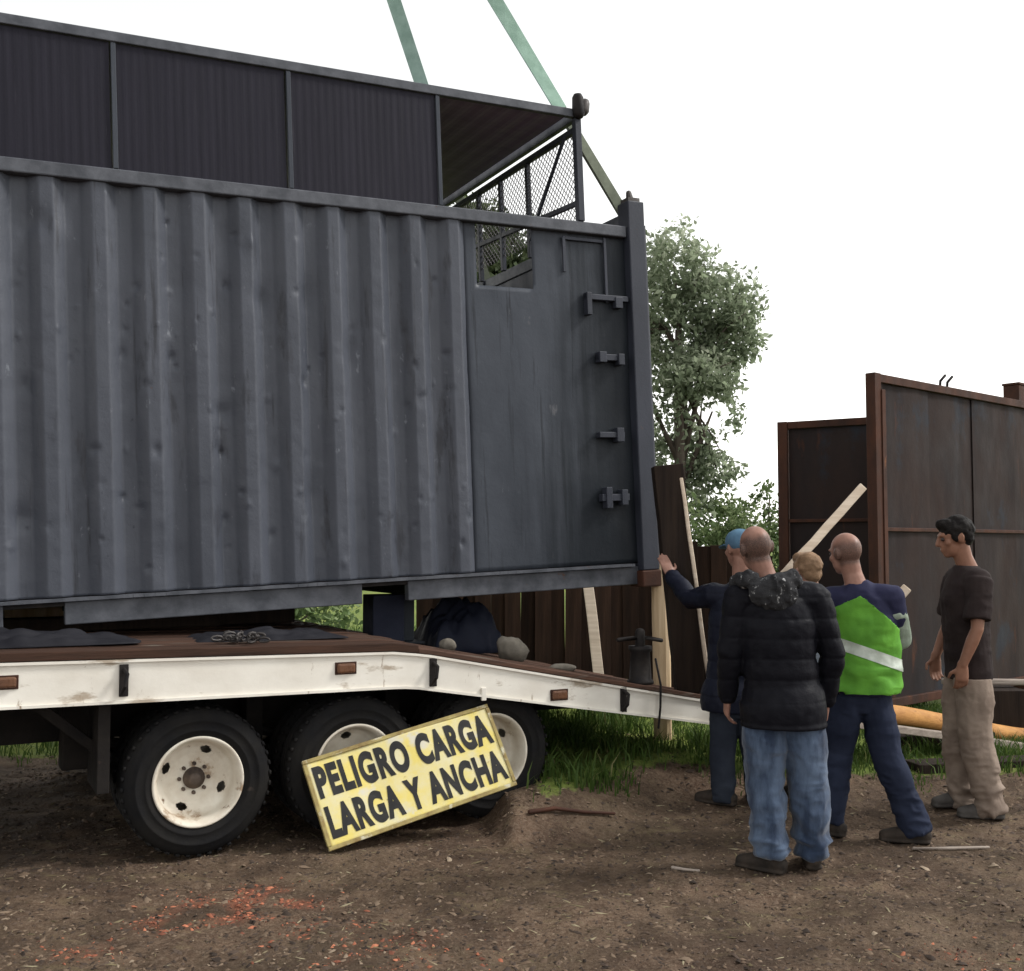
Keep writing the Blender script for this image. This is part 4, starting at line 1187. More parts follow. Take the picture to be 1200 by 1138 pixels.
def bush(label, loc, clumps, size, m, seed):
    t = thing('bush', label, 'bush', loc, group='bushes beyond the fence')
    mb = MB()
    rr = random.Random(seed)
    for c, rad, n in clumps:
        mb.tube([(c[0] * .3, c[1] * .3, -0.05), (c[0] * .7, c[1] * .7, c[2] * .5), c], [0.03, 0.022, 0.01], n=6, cap=False)
    mb.build('stem', M['bark'], t, smooth=True)
    V, F, S = leaves([c for c, _, _ in clumps], [q for _, q, _ in clumps], [n for _, _, n in clumps], size, seed)
    link('foliage', fast_mesh('foliage', V, F, m, {'rnd': S}), t)
bush('sparse green bush beside the left edge of the lower gate', (3.15, 14.3, 0), [((0, 0, 1.75), (0.55, 0.5, 0.45), 1700), ((0.35, 0, 1.5), (0.5, 0.5, 0.5), 1500), ((-0.4, 0, 1.9), (0.4, 0.4, 0.4), 1200), ((0.25, 0.1, 2.25), (0.28, 0.3, 0.25), 260)], 0.075, M['leaf_b'], 31)
bush('light green bush below the airy tree beyond the fence', (2.3, 13.2, 0), [((0, 0, 1.5), (0.6, 0.4, 0.5), 2200), ((0.45, 0, 1.7), (0.35, 0.4, 0.35), 1100), ((-0.3, 0, 1.9), (0.4, 0.4, 0.35), 1000)], 0.07, M['leaf_b'], 37)
bush('rounded green bush seen low beneath the container at left', (-4.6, 19.0, 0), [((0, 0, 0.6), (1.4, 0.8, 0.6), 1500), ((1.2, 0, 0.5), (0.8, 0.7, 0.5), 800)], 0.14, M['leaf_b'], 41)

# ------------------------------------------------------------------ people
def voxel(mb, size, smooth_it=6):
    """fuse overlapping volumes into one continuous surface"""
    me = mb.mesh('tmp', None)
    t = bpy.data.objects.new('tmp', me)
    COL.objects.link(t)
    rm = t.modifiers.new('r', 'REMESH')
    rm.mode = 'VOXEL'
    rm.voxel_size = size
    if smooth_it:
        s = t.modifiers.new('s', 'SMOOTH')
        s.factor = 0.5
        s.iterations = smooth_it
    dg = bpy.context.evaluated_depsgraph_get()
    out = bpy.data.meshes.new_from_object(t.evaluated_get(dg))
    bpy.data.objects.remove(t)
    bpy.data.meshes.remove(me)
    return out
def displace(me, fn):
    n = len(me.vertices)
    V = np.empty(n * 3, np.float32)
    me.vertices.foreach_get('co', V)
    V = V.reshape(-1, 3)
    Nn = np.empty(n * 3, np.float32)
    me.vertices.foreach_get('normal', Nn)
    Nn = Nn.reshape(-1, 3)
    V = V + Nn * fn(V)[:, None]
    me.vertices.foreach_set('co', V.ravel().astype(np.float32))
    me.update()
    return me
def part_mesh(name, mb, m, parent, size=0.009, it=6, fn=None):
    me = voxel(mb, size, it)
    if fn is not None: displace(me, fn)
    me.materials.clear()
    me.materials.append(m)
    me.shade_smooth()
    return link(name, me, parent)
def folds(amp, scale, seed, stretch=(1, 1, 1)):
    st = np.array(stretch)
    def f(V):
        n = vnoise(V * st, scale, seed)
        n2 = vnoise(V * st, scale * 2.3, seed + 1)
        return amp * ((1 - np.abs(n) * 2) * 0.7 + 0.4 * (1 - np.abs(n2) * 2))
    return f

def hand_into(mb, wrist, d, palm_n, s=1.0, curl=0.5, thumb=1):
    """palm, four fingers of unequal length and a thumb; d = direction of the hand, palm_n = where the palm faces"""
    d = Vector(d).normalized()
    n = Vector(palm_n)
    n = (n - d * n.dot(d)).normalized()
    side = d.cross(n) * thumb            # towards the thumb
    w = Vector(wrist)
    mb.tube([w - d * 0.02, w + d * 0.03 * s, w + d * 0.085 * s], [(0.029 * s, 0.021 * s), (0.039 * s, 0.018 * s), (0.042 * s, 0.015 * s)], hint=side, n=12)
    for k, (off, ln) in enumerate(((0.031, 0.075), (0.0105, 0.086), (-0.0105, 0.080), (-0.031, 0.062))):
        p = w + d * 0.085 * s + side * off * s
        c = curl * (1 + 0.12 * k)
        pts = [p]
        ang = 0.15 * c
        for seg in (0.45, 0.32, 0.23):
            ang += 0.55 * c
            p = p + (d * math.cos(ang) + n * math.sin(ang)) * ln * seg * s
            pts.append(p)
        mb.tube(pts, [0.0098 * s, 0.0092 * s, 0.0084 * s, 0.0072 * s], hint=side, n=8)
    p = w + d * 0.022 * s + side * 0.032 * s
    q = p + (d * 0.6 + side * 0.65 + n * 0.25).normalized() * 0.042 * s
    q2 = q + (d * 0.85 + side * 0.2 + n * 0.35).normalized() * 0.034 * s
    mb.tube([p - side * 0.012 * s, q, q2], [0.014 * s, 0.0115 * s, 0.009 * s], n=8)

def person(label, loc, J, face, skin, top_kind, torso_m, arm_m, leg_m, shoe_m, seed, hand=None, short_sleeve=False, puff=0.0, hem=0.0, bulk=1.0, legw=1.0, hand_dir=None, foot=None, fold=1.0, stubble=0.0):
    """J: joints in metres from loc (x right, y away from the camera, z up); face: unit vector the head looks along"""
    P = thing('person', label, 'person', loc)
    v = {k: Vector(q) for k, q in J.items()}
    f = Vector(face).normalized()
    shl = (v['shR'] - v['shL']).normalized()
    hpl = (v['hipR'] - v['hipL']).normalized()
    hd = v['head']
    up = (hd - v['neck']).normalized()
    up = (up * 0.5 + Vector((0, 0, 1)) * 0.5).normalized()
    f = (f - up * f.dot(up)).normalized()
    sd = f.cross(up).normalized()                  # the head's own right
    HM = Matrix((sd, f, up)).transposed()
    def H(x, y, z): return hd + HM @ Vector((x, y, z))
    # ---- body: one continuous mesh
    b = MB()
    b.ball(H(0, -0.012, 0.022), (0.076, 0.096, 0.092), HM, 18, 12)
    b.ball(H(0, 0.030, -0.045), (0.058, 0.062, 0.070), HM, 16, 10)
    b.ball(H(0, 0.055, -0.088), (0.032, 0.032, 0.026), HM)
    b.tube([H(0, 0.088, 0.022), H(0, 0.104, -0.012), H(0, 0.108, -0.026)], [0.010, 0.014, 0.016], n=8)
    b.ball(H(0, 0.078, 0.030), (0.050, 0.016, 0.014), HM)
    b.ball(H(0, 0.086, -0.056), (0.024, 0.013, 0.007), HM)
    b.ball(H(0, 0.084, -0.068), (0.021, 0.013, 0.007), HM)
    for s in (-1, 1):
        b.ball(H(0.080 * s, -0.014, -0.003), (0.012, 0.021, 0.034), HM)
        b.ball(H(0.088 * s, -0.024, 0.006), (0.008, 0.012, 0.026), HM)
        b.ball(H(0.045 * s, 0.055, -0.020), (0.022, 0.022, 0.022), HM)
    nk = v['neck']
    b.tube([nk - (hd - nk) * 0.25, nk.lerp(hd, 0.3), H(0, -0.02, -0.05)], [0.062, 0.055, 0.056], n=14)
    tor = [(v['pelvis'], 0.145, 0.105), (v['waist'], 0.130, 0.095), (v['chest'], 0.150, 0.110), (v['chest'].lerp(nk, 0.55), 0.140, 0.090), (nk, 0.06, 0.055)]
    b.tube([p for p, _, _ in tor], [(a, c) for _, a, c in tor], hint=shl, n=18)
    for s in 'LR':
        sh, el, wr = v['sh' + s], v['el' + s], v['wr' + s]
        b.tube([sh, sh.lerp(el, 0.5), el, el.lerp(wr, 0.35), wr], [0.052, 0.045, 0.037, 0.038, 0.026], n=12)
        b.tube([v['chest'].lerp(nk, 0.6), sh], [0.06, 0.052], n=12)
        hp, kn, an = v['hip' + s], v['kn' + s], v['an' + s]
        b.tube([hp, hp.lerp(kn, 0.5), kn, kn.lerp(an, 0.35), an], [0.080, 0.066, 0.050, 0.050, 0.034], n=12)
        hdr = (hand_dir or {}).get(s)
        d, n, curl = hdr if hdr else ((wr - el).normalized(), -shl if s == 'R' else shl, 0.55)
        hand_into(b, wr, d, n, 1.0, curl, thumb=(1 if s == 'R' else -1))
    bo = part_mesh('body', b, skin, P, 0.0065, 4)
    n = len(bo.data.vertices)
    V = np.empty(n * 3, np.float32)
    bo.data.vertices.foreach_get('co', V)
    Q = (V.reshape(-1, 3) - np.array(hd)) @ np.array(HM)          # head-local
    Q2 = Q + 0.012 * np.stack([vnoise(V.reshape(-1, 3), 30, seed), vnoise(V.reshape(-1, 3), 30, seed + 1), vnoise(V.reshape(-1, 3), 34, seed + 2)], 1)
    mk = (1 - sstep(Q2[:, 2], 0.028, 0.080)) * sstep(Q2[:, 2], -0.085, -0.055) * (1 - sstep(Q2[:, 1], -0.005, 0.03)) * (np.linalg.norm(Q, axis=1) < 0.16)
    at_ = bo.data.attributes.new('stubble', 'FLOAT', 'POINT')
    at_.data.foreach_set('value', (mk * stubble).astype(np.float32))
    for s in (-1, 1):
        MB().ball(H(0.031 * s, 0.078, 0.006), 0.0125, None, 10, 6).build('eye', M['eye'], P, smooth=True)
    # ---- trousers
    t = MB()
    wy = bulk
    t.tube([v['waist'].lerp(v['pelvis'], 0.3), v['pelvis'], v['pelvis'] - Vector((0, 0, 0.07))], [(0.160 * wy, 0.118 * wy), (0.172 * wy, 0.126 * wy), (0.150 * wy, 0.110 * wy)], hint=hpl, n=18)
    for s in 'LR':
        hp, kn, an = v['hip' + s], v['kn' + s], v['an' + s]
        dn = (an - kn).normalized()
        t.tube([hp, hp.lerp(kn, 0.45), kn, kn.lerp(an, 0.5), an + dn * 0.01, an + dn * 0.05],
               [0.100 * legw, 0.091 * legw, 0.078 * legw, 0.072 * legw, 0.066 * legw, 0.066 * legw], n=16, cap=False)
    f1 = folds(0.009, 6, seed, (1, 1, 0.7))
    f2 = folds(0.013, 8, seed + 7, (1, 0.9, 1.4))
    za = min(v['anL'].z, v['anR'].z)
    zk = max(v['knL'].z, v['knR'].z)
    def ff(V):
        V = V + 0.05 * np.stack([vnoise(V, 6, seed + 31), vnoise(V, 6, seed + 32), vnoise(V, 6, seed + 33)], 1)
        w = np.clip((zk + 0.12 - V[:, 2]) / 0.45, 0.25, 1)
        zp = v['pelvis'].z
        top_fade = sstep(zp - V[:, 2], max(hem - 0.06, 0.0), max(hem - 0.06, 0.0) + 0.14)
        return (f1(V) * 0.7 + f2(V) * w) * fold * top_fade - 0.006 * (1 - top_fade)
    part_mesh('trousers', t, leg_m, P, 0.008, 5, ff)
    # ---- shoes
    for s in 'LR':
        an = v['an' + s]
        td = Vector((foot or {}).get(s, f)).normalized()
        gz = terrain(np.array([loc[0] + an.x]), np.array([loc[1] + an.y]))[0] - loc[2]
        td = Vector((td.x, td.y, 0)).normalized()
        base = Vector((an.x, an.y, gz))
        k = MB()
        sdv = td.cross(Vector((0, 0, 1)))
        k.tube([base - td * 0.06 + Vector((0, 0, 0.045)), base + Vector((0, 0, 0.055)), base + td * 0.09 + Vector((0, 0, 0.045)), base + td * 0.165 + Vector((0, 0, 0.036))],
               [(0.040, 0.042), (0.043, 0.052), (0.047, 0.040), (0.040, 0.028)], hint=sdv, n=14)
        k.tube([base - td * 0.07 + Vector((0, 0, 0.016)), base + td * 0.03 + Vector((0, 0, 0.014)), base + td * 0.175 + Vector((0, 0, 0.016))], [(0.042, 0.016), (0.045, 0.016), (0.044, 0.016)], hint=sdv, n=14)
        k.tube([base + Vector((0, 0, 0.05)), Vector((an.x, an.y, max(an.z, gz + 0.10)))], [0.045, 0.047], n=12)
        part_mesh('shoe', k, shoe_m, P, 0.006, 3)
    # ---- upper garment
    g = MB()
    hemp = v['pelvis'] - Vector((0, 0, hem))
    B = bulk
    ch2 = v['chest'].lerp(nk, 0.5)
    hx = 1.12 if hem > 0.08 else 1.0
    prof = [(hemp, 0.175 * hx, 0.130 * hx * hx), (v['pelvis'], 0.176 * hx, 0.130 * hx * hx), (v['pelvis'].lerp(v['waist'], 0.6), 0.172, 0.126), (v['waist'].lerp(v['chest'], 0.4), 0.170, 0.126), (v['chest'], 0.182, 0.134), (ch2, 0.172, 0.115), (nk.lerp(ch2, 0.35), 0.115, 0.085), (nk + up * 0.005, 0.072, 0.070)]
    g.tube([p for p, _, _ in prof], [(a * B, c * B) for _, a, c in prof], hint=shl, n=22, cap=False)
    ga = MB()
    for s in 'LR':
        sh, el, wr = v['sh' + s], v['el' + s], v['wr' + s]
        q = 1.0 + puff
        g.tube([v['chest'].lerp(nk, 0.62), v['chest'].lerp(nk, 0.5).lerp(sh, 0.8), sh], [0.085 * B, 0.078 * B, 0.070 * B], n=14)
        if short_sleeve:
            g.tube([sh, sh.lerp(el, 0.45), sh.lerp(el, 0.82)], [0.075, 0.075, 0.077], n=14, cap=False)
        else:
            tgt = g if arm_m is torso_m else ga
            tgt.tube([sh, sh.lerp(el, 0.5), el, el.lerp(wr, 0.5), wr - (wr - el).normalized() * 0.01], [0.073 * q, 0.067 * q, 0.060 * q, 0.055 * q, 0.045 * q], n=14, cap=True)
    fd = folds(0.008, 6.5, seed + 3, (1, 1, 1.2))
    if puff:
        zc = v['pelvis'].z
        def fg(V):
            z = V[:, 2] + 0.012 * vnoise(V, 4, seed + 11)
            q = np.abs(np.sin(np.pi * (z - zc) / 0.105))
            return 0.008 * (q ** 0.4 - 0.62) + 0.004 * vnoise(V, 10, seed) + 0.0025 * vnoise(V, 30, seed + 2)
    else:
        fg = lambda V: fd(V) + 0.004 * vnoise(V, 14, seed + 5)
    part_mesh(top_kind, g, torso_m, P, 0.008, 3 if puff else 5, fg)
    if ga.v: part_mesh('sleeves', ga, arm_m, P, 0.008, 5, fg)
    return P, v, H, HM

def cap_of_hair(P, H, HM, m, seed, name='hair', bald=False, full=1.0):
    h = MB()
    if bald:                                      # a low ring of short hair round the back and sides
        h.ball(H(0, -0.0165, 0.000), (0.0770, 0.0935, 0.062), HM, 22, 12)
        h.ball(H(0, -0.045, -0.035), (0.056, 0.052, 0.045), HM, 16, 8)
    else:
        h.ball(H(0, -0.024, 0.042), (0.088 * full, 0.102 * full, 0.092 * full), HM, 20, 12)
        h.ball(H(0, 0.035, 0.088), (0.066, 0.062, 0.042), HM, 16, 8)
        h.ball(H(0, -0.055, -0.015), (0.066, 0.055, 0.060), HM, 16, 10)
        h.ball(H(0, 0.045, 0.082), (0.058, 0.045, 0.035), HM, 16, 8)
        for s in (-1, 1): h.ball(H(0.070 * s, 0.012, 0.020), (0.014, 0.028, 0.045), HM)
    amp = 0.3 if bald else 1.0
    part_mesh(name, h, m, P, 0.006, 3, lambda V: amp * (0.0055 * vnoise(V, 45, seed) + 0.009 * vnoise(V, 20, seed + 1)))

AW = (0, 1, 0)
# man in the black puffer jacket, seen from behind
L0 = (1.372, 5.60, 0.0)
J = dict(head=(-0.120, 0.03, 1.590), neck=(-0.065, 0.0, 1.415), chest=(-0.022, 0.0, 1.20), waist=(-0.008, 0, 0.95), pelvis=(0.005, 0, 0.82),
         shL=(-0.215, 0.0, 1.345), shR=(0.178, 0, 1.345), elL=(-0.262, 0.0, 1.06), wrL=(-0.262, 0.08, 0.82), elR=(0.258, 0.0, 1.05), wrR=(0.243, 0.07, 0.80),
         hipL=(-0.085, 0, 0.80), hipR=(0.098, 0, 0.80), knL=(-0.085, 0.02, 0.44), knR=(0.125, 0.02, 0.44), anL=(-0.075, -0.02, 0.10), anR=(0.150, 0.03, 0.10))
P1, v, H, HM = person('man in black quilted puffer jacket and faded jeans with his back turned', L0, J, (-0.25, 1, 0), M['skin'], 'jacket', M['puffer_black'], M['puffer_black'], M['denim'], M['shoe'], 3,
                      puff=0.07, hem=0.13, bulk=1.10, legw=1.2, fold=1.7, stubble=0.9, foot={'L': (-0.75, 0.6, 0), 'R': (0.15, 1, 0)})
hd = MB()
nk = v['neck']
hd.tube([nk + Vector((-0.16, 0.02, 0.0)), nk + Vector((-0.11, -0.085, 0.02)), nk + Vector((0.0, -0.125, -0.01)), nk + Vector((0.10, -0.085, 0.02)), nk + Vector((0.15, 0.02, 0.0))], [0.038, 0.052, 0.062, 0.052, 0.036], n=12)
hd.ball(nk + Vector((0, -0.115, -0.05)), (0.13, 0.055, 0.085))
part_mesh('hood', hd, M['hood'], P1, 0.007, 3, lambda V: 0.009 * vnoise(V, 22, 4) + 0.006 * vnoise(V, 48, 5))

# man in navy, arm stretched to the timber
L0 = (1.40, 6.86, 0.0)
k = 0.00536
def q2(px, py, y=0.0): return ((px - 861) * k, y, 1.6 - (py - 640) * k)
J = dict(head=q2(866, 643, 0.02), neck=q2(868, 683), chest=q2(864, 732), waist=q2(860, 785), pelvis=q2(858, 812), shL=q2(838, 697, 0.03), shR=q2(898, 697, -0.03), elL=q2(815, 704, 0.22), wrL=q2(797, 676, 0.42),
         elR=q2(905, 750, 0.05), wrR=q2(890, 795, 0.16), hipL=q2(847, 815), hipR=q2(874, 815), knL=q2(845, 872, 0.02), knR=q2(880, 872, 0.02), anL=q2(844, 924), anR=q2(886, 924, 0.05))
P2, v, H, HM = person('man in navy padded jacket and blue cap reaching to the dark timber', L0, J, (-0.35, 1, 0.05), M['skin'], 'jacket', M['puffer_navy'], M['puffer_navy'], M['denim_grey'], M['shoe'], 13,
                      puff=0.10, hem=0.10, bulk=1.05, hand_dir={'L': ((-0.35, 0.35, 0.9), (-0.3, 1, 0), 0.15)}, foot={'L': (-0.8, 0.5, 0), 'R': (0.1, 1, 0)})
cp = MB()
cp.ball(H(0, -0.014, 0.045), (0.088, 0.104, 0.082), HM, 20, 12)
part_mesh('cap', cp, M['cap_blue'], P2, 0.006, 4, lambda V: 0.002 * vnoise(V, 25, 3))
MB().tube([H(0, 0.07, 0.03), H(0, 0.13, 0.022), H(0, 0.165, 0.012)], [(0.075, 0.008), (0.07, 0.007), (0.045, 0.006)], hint=HM @ Vector((1, 0, 0)), n=14).build('cap_peak', M['cap_blue'], P2, smooth=True)

# man in a pale shirt, mostly hidden between the two
L0 = (1.915, 6.95, 0.0)
k = 0.00543
def q3(px, py, y=0.0): return ((px - 953) * k, y, 1.6 - (py - 640) * k)
J = dict(head=q3(946, 670, 0.03), neck=q3(950, 703), chest=q3(952, 742), waist=q3(954, 790), pelvis=q3(955, 817), shL=q3(922, 714, 0.02), shR=q3(982, 714, -0.02), elL=q3(910, 755, 0.12), wrL=q3(902, 704, 0.13), elR=q3(985, 760, 0.08),
         wrR=q3(972, 745, 0.28), hipL=q3(941, 820), hipR=q3(969, 820), knL=q3(940, 875), knR=q3(968, 875, 0.03), anL=q3(938, 926), anR=q3(966, 926, 0.02))
P3, v, H, HM = person('man in pale grey shirt half hidden between puffer jacket and green vest', L0, J, (-0.4, 1, -0.1), M['skin'], 'shirt', M['shirt_pale'], M['shirt_pale'], M['denim_dark'], M['shoe'], 23, hem=0.03)
cap_of_hair(P3, H, HM, M['hair_sandy'], 12, full=0.97)

# bald man in the green safety vest
L0 = (1.935, 6.15, 0.0)
k = 0.00480
def q4(px, py, y=0.0): return ((px - 1003) * k, y, 1.6 - (py - 640) * k)
J = dict(head=q4(992, 648, 0.03), neck=q4(1001, 682), chest=q4(1012, 728), waist=q4(1012, 782), pelvis=q4(1007, 806), shL=q4(972, 701, 0.06), shR=q4(1038, 697, -0.05), elL=q4(966, 752, 0.16), wrL=q4(985, 745, 0.36), elR=q4(1052, 748, 0.02), wrR=(0.285, 0.25, 1.225),
         hipL=q4(992, 810), hipR=q4(1020, 810), knL=q4(982, 880, 0.08), knR=q4(1033, 883, -0.02), anL=q4(972, 950, 0.06), anR=q4(1060, 956, -0.06))
P4, v, H, HM = person('bald man in bright green safety vest over navy jacket, stepping forward', L0, J, (-0.5, 1, -0.12), M['skin'], 'jacket', M['navy_jacket'], M['navy_jacket'], M['denim_dark'], M['shoe'], 33, hem=0.02,
                      bulk=0.91, legw=0.98, fold=1.4, stubble=0.75, hand_dir={'R': ((0.05, 0.55, 0.8), (-0.8, 0.5, 0.1), 1.1)}, foot={'L': (-0.75, 0.6, 0), 'R': (-0.95, 0.25, 0)})
def band_from(me, lo, hi, tilt, m, name, parent, lift=0.004):
    """a strip lying on a garment: the garment's own faces between two sloping heights, lifted a little"""
    n = len(me.vertices)
    V = np.empty(n * 3, np.float32)
    me.vertices.foreach_get('co', V)
    V = V.reshape(-1, 3)
    Nn = np.empty(n * 3, np.float32)
    me.vertices.foreach_get('normal', Nn)
    Nn = Nn.reshape(-1, 3)
    bm = bmesh.new()
    bm.from_mesh(me)
    for q, nn_ in zip(bm.verts, Nn): q.co += Vector(map(float, nn_)) * lift
    for z_, sg in ((hi, 1), (lo, -1)):
        bmesh.ops.bisect_plane(bm, geom=bm.verts[:] + bm.edges[:] + bm.faces[:], plane_co=(0, 0, z_), plane_no=(-tilt * sg, 0, sg), clear_outer=True)
    out = bpy.data.meshes.new(name)
    bm.to_mesh(out)
    bm.free()
    out.materials.clear()
    out.materials.append(m)
    out.shade_smooth()
    return link(name, out, parent)
nk, chs, wa, pe = v['neck'], v['chest'], v['waist'], v['pelvis']
jk_o = [c for c in P4.children if c.name.startswith('jacket')][0]
def seg_dist(V, a, b):
    a, b = np.array(a), np.array(b)
    t = np.clip(((V - a) @ (b - a)) / ((b - a) @ (b - a)), 0, 1)
    return np.linalg.norm(V - (a + t[:, None] * (b - a)), axis=1)
def vest_from(me):
    n = len(me.vertices)
    V = np.empty(n * 3, np.float32)
    me.vertices.foreach_get('co', V)
    V = V.reshape(-1, 3)
    Nn = np.empty(n * 3, np.float32)
    me.vertices.foreach_get('normal', Nn)
    Nn = Nn.reshape(-1, 3)
    d = np.minimum.reduce([seg_dist(V, v['sh' + s], v['el' + s]) for s in 'LR'] + [seg_dist(V, v['el' + s], v['wr' + s]) + 0.2 * (V[:, 1] < 0.04) for s in 'LR'])
    ok = (d > 0.077)
    F = np.array([tuple(p.vertices) for p in me.polygons if len(p.vertices) == 4])
    F = F[ok[F].all(1)]
    used = np.unique(F)
    mp = np.full(n, -1)
    mp[used] = np.arange(len(used))
    V2 = V[used] + Nn[used] * np.maximum(0.008, 0.014 + 0.022 * (1 - sstep(V[used][:, 2], wa.z - 0.02, wa.z + 0.15)) + 0.010 * vnoise(V[used] * [1, 1, 1.6], 9, 3) + 0.008 * (1 - 2 * np.abs(vnoise(V[used] * [1, 1, 1.3], 7, 13))) )[:, None]
    me2 = fast_mesh('safety_vest', V2, mp[F], M['hivis'], smooth=True)
    bm = bmesh.new()
    bm.from_mesh(me2)
    for co_, no_ in (((nk.x - 0.01, 0, nk.z - 0.065), (0.85, 0, 1)), ((nk.x - 0.01, 0, nk.z - 0.065), (-0.6, 0.0, 1)), ((0, 0, pe.z - 0.015), (0, 0, -1))):
        bmesh.ops.bisect_plane(bm, geom=bm.verts[:] + bm.edges[:] + bm.faces[:], plane_co=co_, plane_no=no_, clear_outer=True)
    for _ in range(14):
        bmesh.ops.smooth_vert(bm, verts=[q for q in bm.verts if q.is_boundary], factor=0.4, use_axis_x=True, use_axis_y=True, use_axis_z=True)
    bm.to_mesh(me2)
    bm.free()
    me2.shade_smooth()
    return link('safety_vest', me2, P4)
vest = vest_from(jk_o.data)
zb = wa.lerp(chs, 0.40).z
band_from(vest.data, zb - 0.036, zb + 0.030, -0.35, M['reflect'], 'reflective_band', P4)
vest.modifiers.new('thickness', 'SOLIDIFY').thickness = 0.004
slv = MB()
slv.tube([v['shR'].lerp(v['elR'], 0.35), v['elR'], v['elR'].lerp(v['wrR'], 0.75)], [0.076, 0.068, 0.058], n=14)
part_mesh('sleeve_cover', slv, M['sleeve_grey'], P4, 0.008, 3, folds(0.006, 12, 9))

# man in the brown shirt, in profile to the left
L0 = (2.79, 6.70, 0.0)
k = 0.00524
def q5(px, py, y=0.0): return ((px - 1132) * k, y, 1.6 - (py - 640) * k)
J = dict(head=q5(1117, 630, 0.0), neck=q5(1131, 664), chest=q5(1127, 703), waist=q5(1128, 752), pelvis=q5(1130, 783), shL=q5(1131, 678, -0.17), shR=q5(1131, 678, 0.17), elL=q5(1122, 733, -0.235), wrL=q5(1106, 774, -0.215), elR=q5(1126, 733, 0.24), wrR=q5(1108, 772, 0.22),
         hipL=q5(1128, 790, -0.08), hipR=q5(1130, 790, 0.08), knL=q5(1130, 862, -0.09), knR=q5(1124, 862, 0.10), anL=q5(1144, 932, -0.08), anR=q5(1128, 932, 0.13))
P5, v, H, HM = person('dark haired man in brown T-shirt and beige trousers looking left', L0, J, (-1, 0.12, -0.12), M['skin_tan'], 't_shirt', M['shirt_brown'], M['shirt_brown'], M['khaki'], M['boot_grey'], 43, hem=0.05, bulk=0.98, legw=1.12, fold=1.8,
                      short_sleeve=True, foot={'L': (-1, 0.15, 0), 'R': (-1, -0.1, 0)}, hand_dir={'L': ((-0.05, 0.05, -1), (0.1, 1, 0), 0.6), 'R': ((-0.05, 0.0, -1), (0.1, -1, 0), 0.6)})
cap_of_hair(P5, H, HM, M['hair_dark'], 32, full=1.02)
bt = MB().ball(q5(1147, 786, -0.06), (0.025, 0.03, 0.03))
bt.build('belt_pouch', M['sleeve_grey'], P5, smooth=True)

# ------------------------------------------------------------------ loose ground cover
def scatter(n, x0, x1, y0, y1, seed, dens=None):
    r = np.random.default_rng(seed)
    # more per square metre near the camera, where it shows
    y = y0 + (y1 - y0) * r.uniform(0, 1, n * 3) ** 1.5
    x = r.uniform(x0, x1, n * 3)
    ok = np.abs(x) < y * 0.52 + 0.3
    if dens is not None: ok &= r.uniform(0, 1, n * 3) < dens(x, y)
    x, y = x[ok][:n], y[ok][:n]
    return x, y, r
def chips(name, label, cat, n, m, seed, dens, smin, smax, el=2.2, area=(-3.6, 4.6, 3.6, 9.0)):
    x, y, r = scatter(n if name != 'brick_rubble' else n * 5, *area, seed, dens)
    x, y = x[:n], y[:n]
    n = len(x)
    z = terrain(x, y)
    c = np.stack([x, y, z], 1)
    s = smin + (smax - smin) * r.uniform(0, 1, n) ** 3
    a = r.uniform(0, 2 * math.pi, n)
    tl = r.uniform(-0.35, 0.35, (n, 2))
    u = np.stack([np.cos(a), np.sin(a), tl[:, 0]], 1) * (s * r.uniform(1, el, n))[:, None]
    w = np.stack([-np.sin(a), np.cos(a), tl[:, 1]], 1) * (s * r.uniform(0.4, 1, n))[:, None]
    h = np.stack([np.zeros(n), np.zeros(n), s * r.uniform(0.25, 0.7, n)], 1)
    j = lambda: r.uniform(0.6, 1.2, (n, 1))
    b = c - [0, 0, 0.001]
    V = np.stack([b - u * j() - w * j() * .4, b + u * j() * .3 - w * j(), b + u * j() + w * j() * .3, b - u * .3 * j() + w * j(), c + h + u * r.uniform(-.4, .4, (n, 1)) - w * .2, c + h * .8 + u * r.uniform(0, .5, (n, 1)) + w * .2], 1).reshape(-1, 3)
    kk = np.arange(n)[:, None] * 6
    F = np.concatenate([kk + t for t in ([0, 1, 4], [1, 5, 4], [1, 2, 5], [2, 3, 5], [3, 4, 5], [3, 0, 4])], 1).reshape(-1, 3)
    S = np.repeat(r.uniform(0, 1, n), 6)
    return tag(link(name, fast_mesh(name, V, F, m, {'rnd': S})), label, cat, kind='stuff')
nog = lambda x, y: 1 - 0.85 * turf(x, y)
chips('grit', 'brown wood chips and grit strewn over the dirt', 'grit', 42000, M['chips'], 1, nog, 0.003, 0.016)
chips('gravel', 'larger brown clods and stones strewn over the dirt', 'gravel', 1500, M['chips'], 2, nog, 0.010, 0.030, 1.6)
chips('brick_rubble', 'orange red brick crumbs spread in patches on the dirt', 'rubble', 4600, M['redchips'], 3, redd, 0.003, 0.017, 1.7, (-2.6, 2.6, 3.9, 5.7))
chips('straw', 'dry straw and twig litter on the dirt', 'straw', 3200, M['litter'], 4, nog, 0.003, 0.010, 7.0)

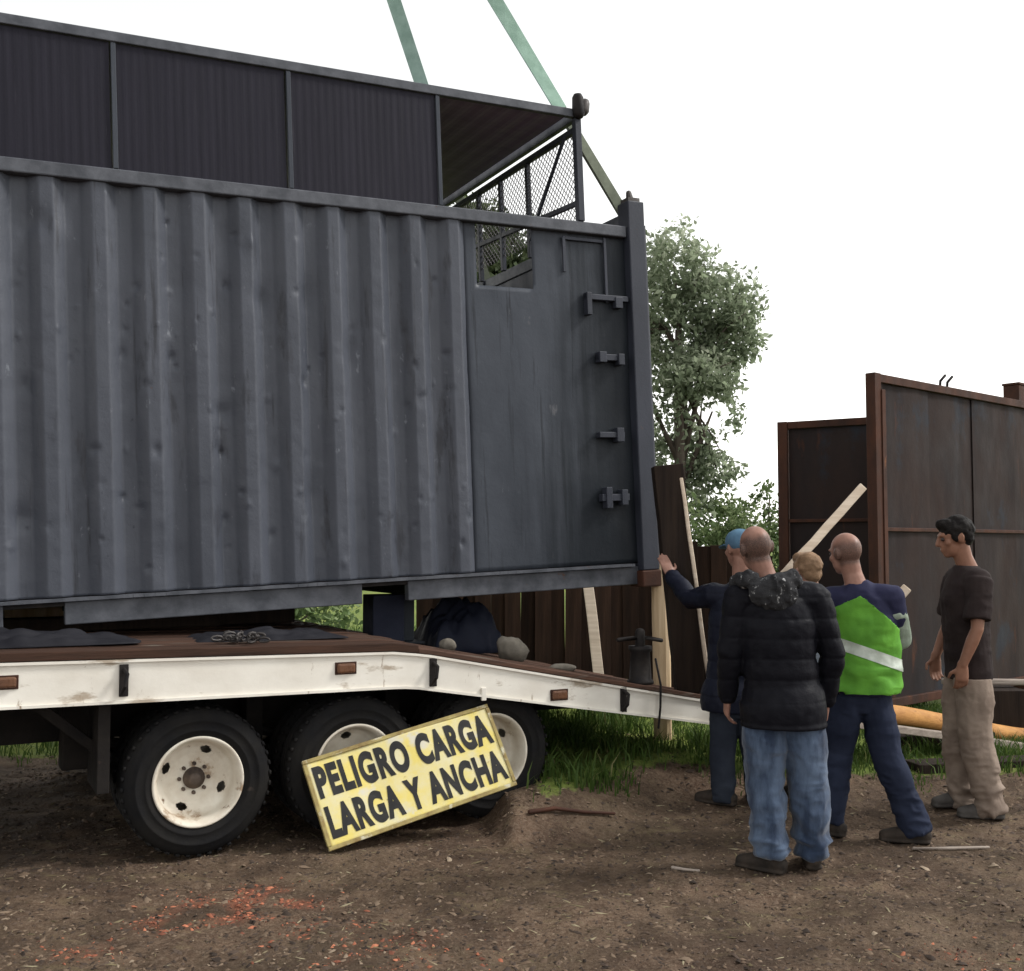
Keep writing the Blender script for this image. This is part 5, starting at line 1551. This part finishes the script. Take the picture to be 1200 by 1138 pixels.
def grass(name, label, x, y, r, h0, h1, m):
    n = len(x)
    z = terrain(x, y) - 0.01
    c = np.stack([x, y, z], 1)
    h = ((h0 + (h1 - h0) * r.uniform(0, 1, n) ** 1.7) * np.clip(0.95 + 0.75 * vnoise(np.stack([x, y, x * 0], 1), 4.5, 66), 0.35, 1.7))[:, None]
    a = r.uniform(0, 2 * math.pi, n)
    lean = r.normal(0, 0.45, (n, 2))
    w = np.stack([np.cos(a), np.sin(a), np.zeros(n)], 1) * (0.0035 + 0.03 * h * 0.6)
    m1 = c + np.concatenate([lean * 0.35, np.ones((n, 1))], 1) * h * 0.55
    tp = c + np.concatenate([lean, np.full((n, 1), 0.95)], 1) * h
    V = np.stack([c - w, c + w, m1 - w * .7, m1 + w * .7, tp], 1).reshape(-1, 3)
    kk = np.arange(n)[:, None] * 5
    F = np.concatenate([kk + [0, 1, 3], kk + [0, 3, 2], kk + [2, 3, 4]], 1).reshape(-1, 3)
    S = np.repeat(np.clip(r.normal(0.5, 0.22, n), 0, 1), 5)
    return tag(link(name, fast_mesh(name, V, F, m, {'rnd': S})), label, 'grass', kind='stuff')
r = np.random.default_rng(91)
n = 66000
x = r.uniform(-0.2, 5.2, n)
y = r.uniform(5.9, 10.9, n)
P = np.stack([x, y, x * 0], 1)
ok = (r.uniform(0, 1, n) < np.maximum(turf(x, y + 0.45 * vnoise(P, 1.9, 6)) * np.clip(0.75 + 0.9 * vnoise(P, 2.2, 5), 0, 1), 0.0))
ok &= ~((x < 0.3) & (y < 6.35))
grass('grass', 'short green grass under the trailer tail and along the timbers', x[ok], y[ok], r, 0.04, 0.17, M['grass'])
n = 50000
x = r.uniform(-11.0, 0.0, n)
y = 7.9 + r.uniform(0, 1, n) ** 1.6 * 14
P = np.stack([x, y, x * 0], 1)
ok = (r.uniform(0, 1, n) < turf(x, y)) & (x > -0.62 * y - 1)
grass('grass', 'green grass on the open ground beyond the trailer', x[ok], y[ok], r, 0.06, 0.20, M['grass'])
# a reddish branch lying at the edge of the dirt
def branch(label, pts, r0, m):
    pts = [(a, b, float(terrain(np.array([a]), np.array([b]))[0]) + c) for a, b, c in pts]
    o = MB().tube(pts, [r0 * (1 - 0.12 * i) for i in range(len(pts))], n=7).build('stick', m, smooth=True)
    return tag(o, label, 'stick')
branch('crooked reddish stick at the dirt edge right of the warning sign', [(0.10, 6.30, 0.02), (0.25, 6.38, 0.03), (0.42, 6.42, 0.02), (0.60, 6.50, 0.03)], 0.014, M['rustframe'])
branch('thin pale stick on the dirt in front of the man in beige trousers', [(2.15, 5.95, 0.012), (2.35, 5.96, 0.014), (2.55, 5.94, 0.012)], 0.009, M['wood_grey'])
branch('pale broken slat on the dirt below the trailer tail', [(0.80, 5.55, 0.012), (0.86, 5.53, 0.014), (0.93, 5.535, 0.012)], 0.009, M['wood_grey'])
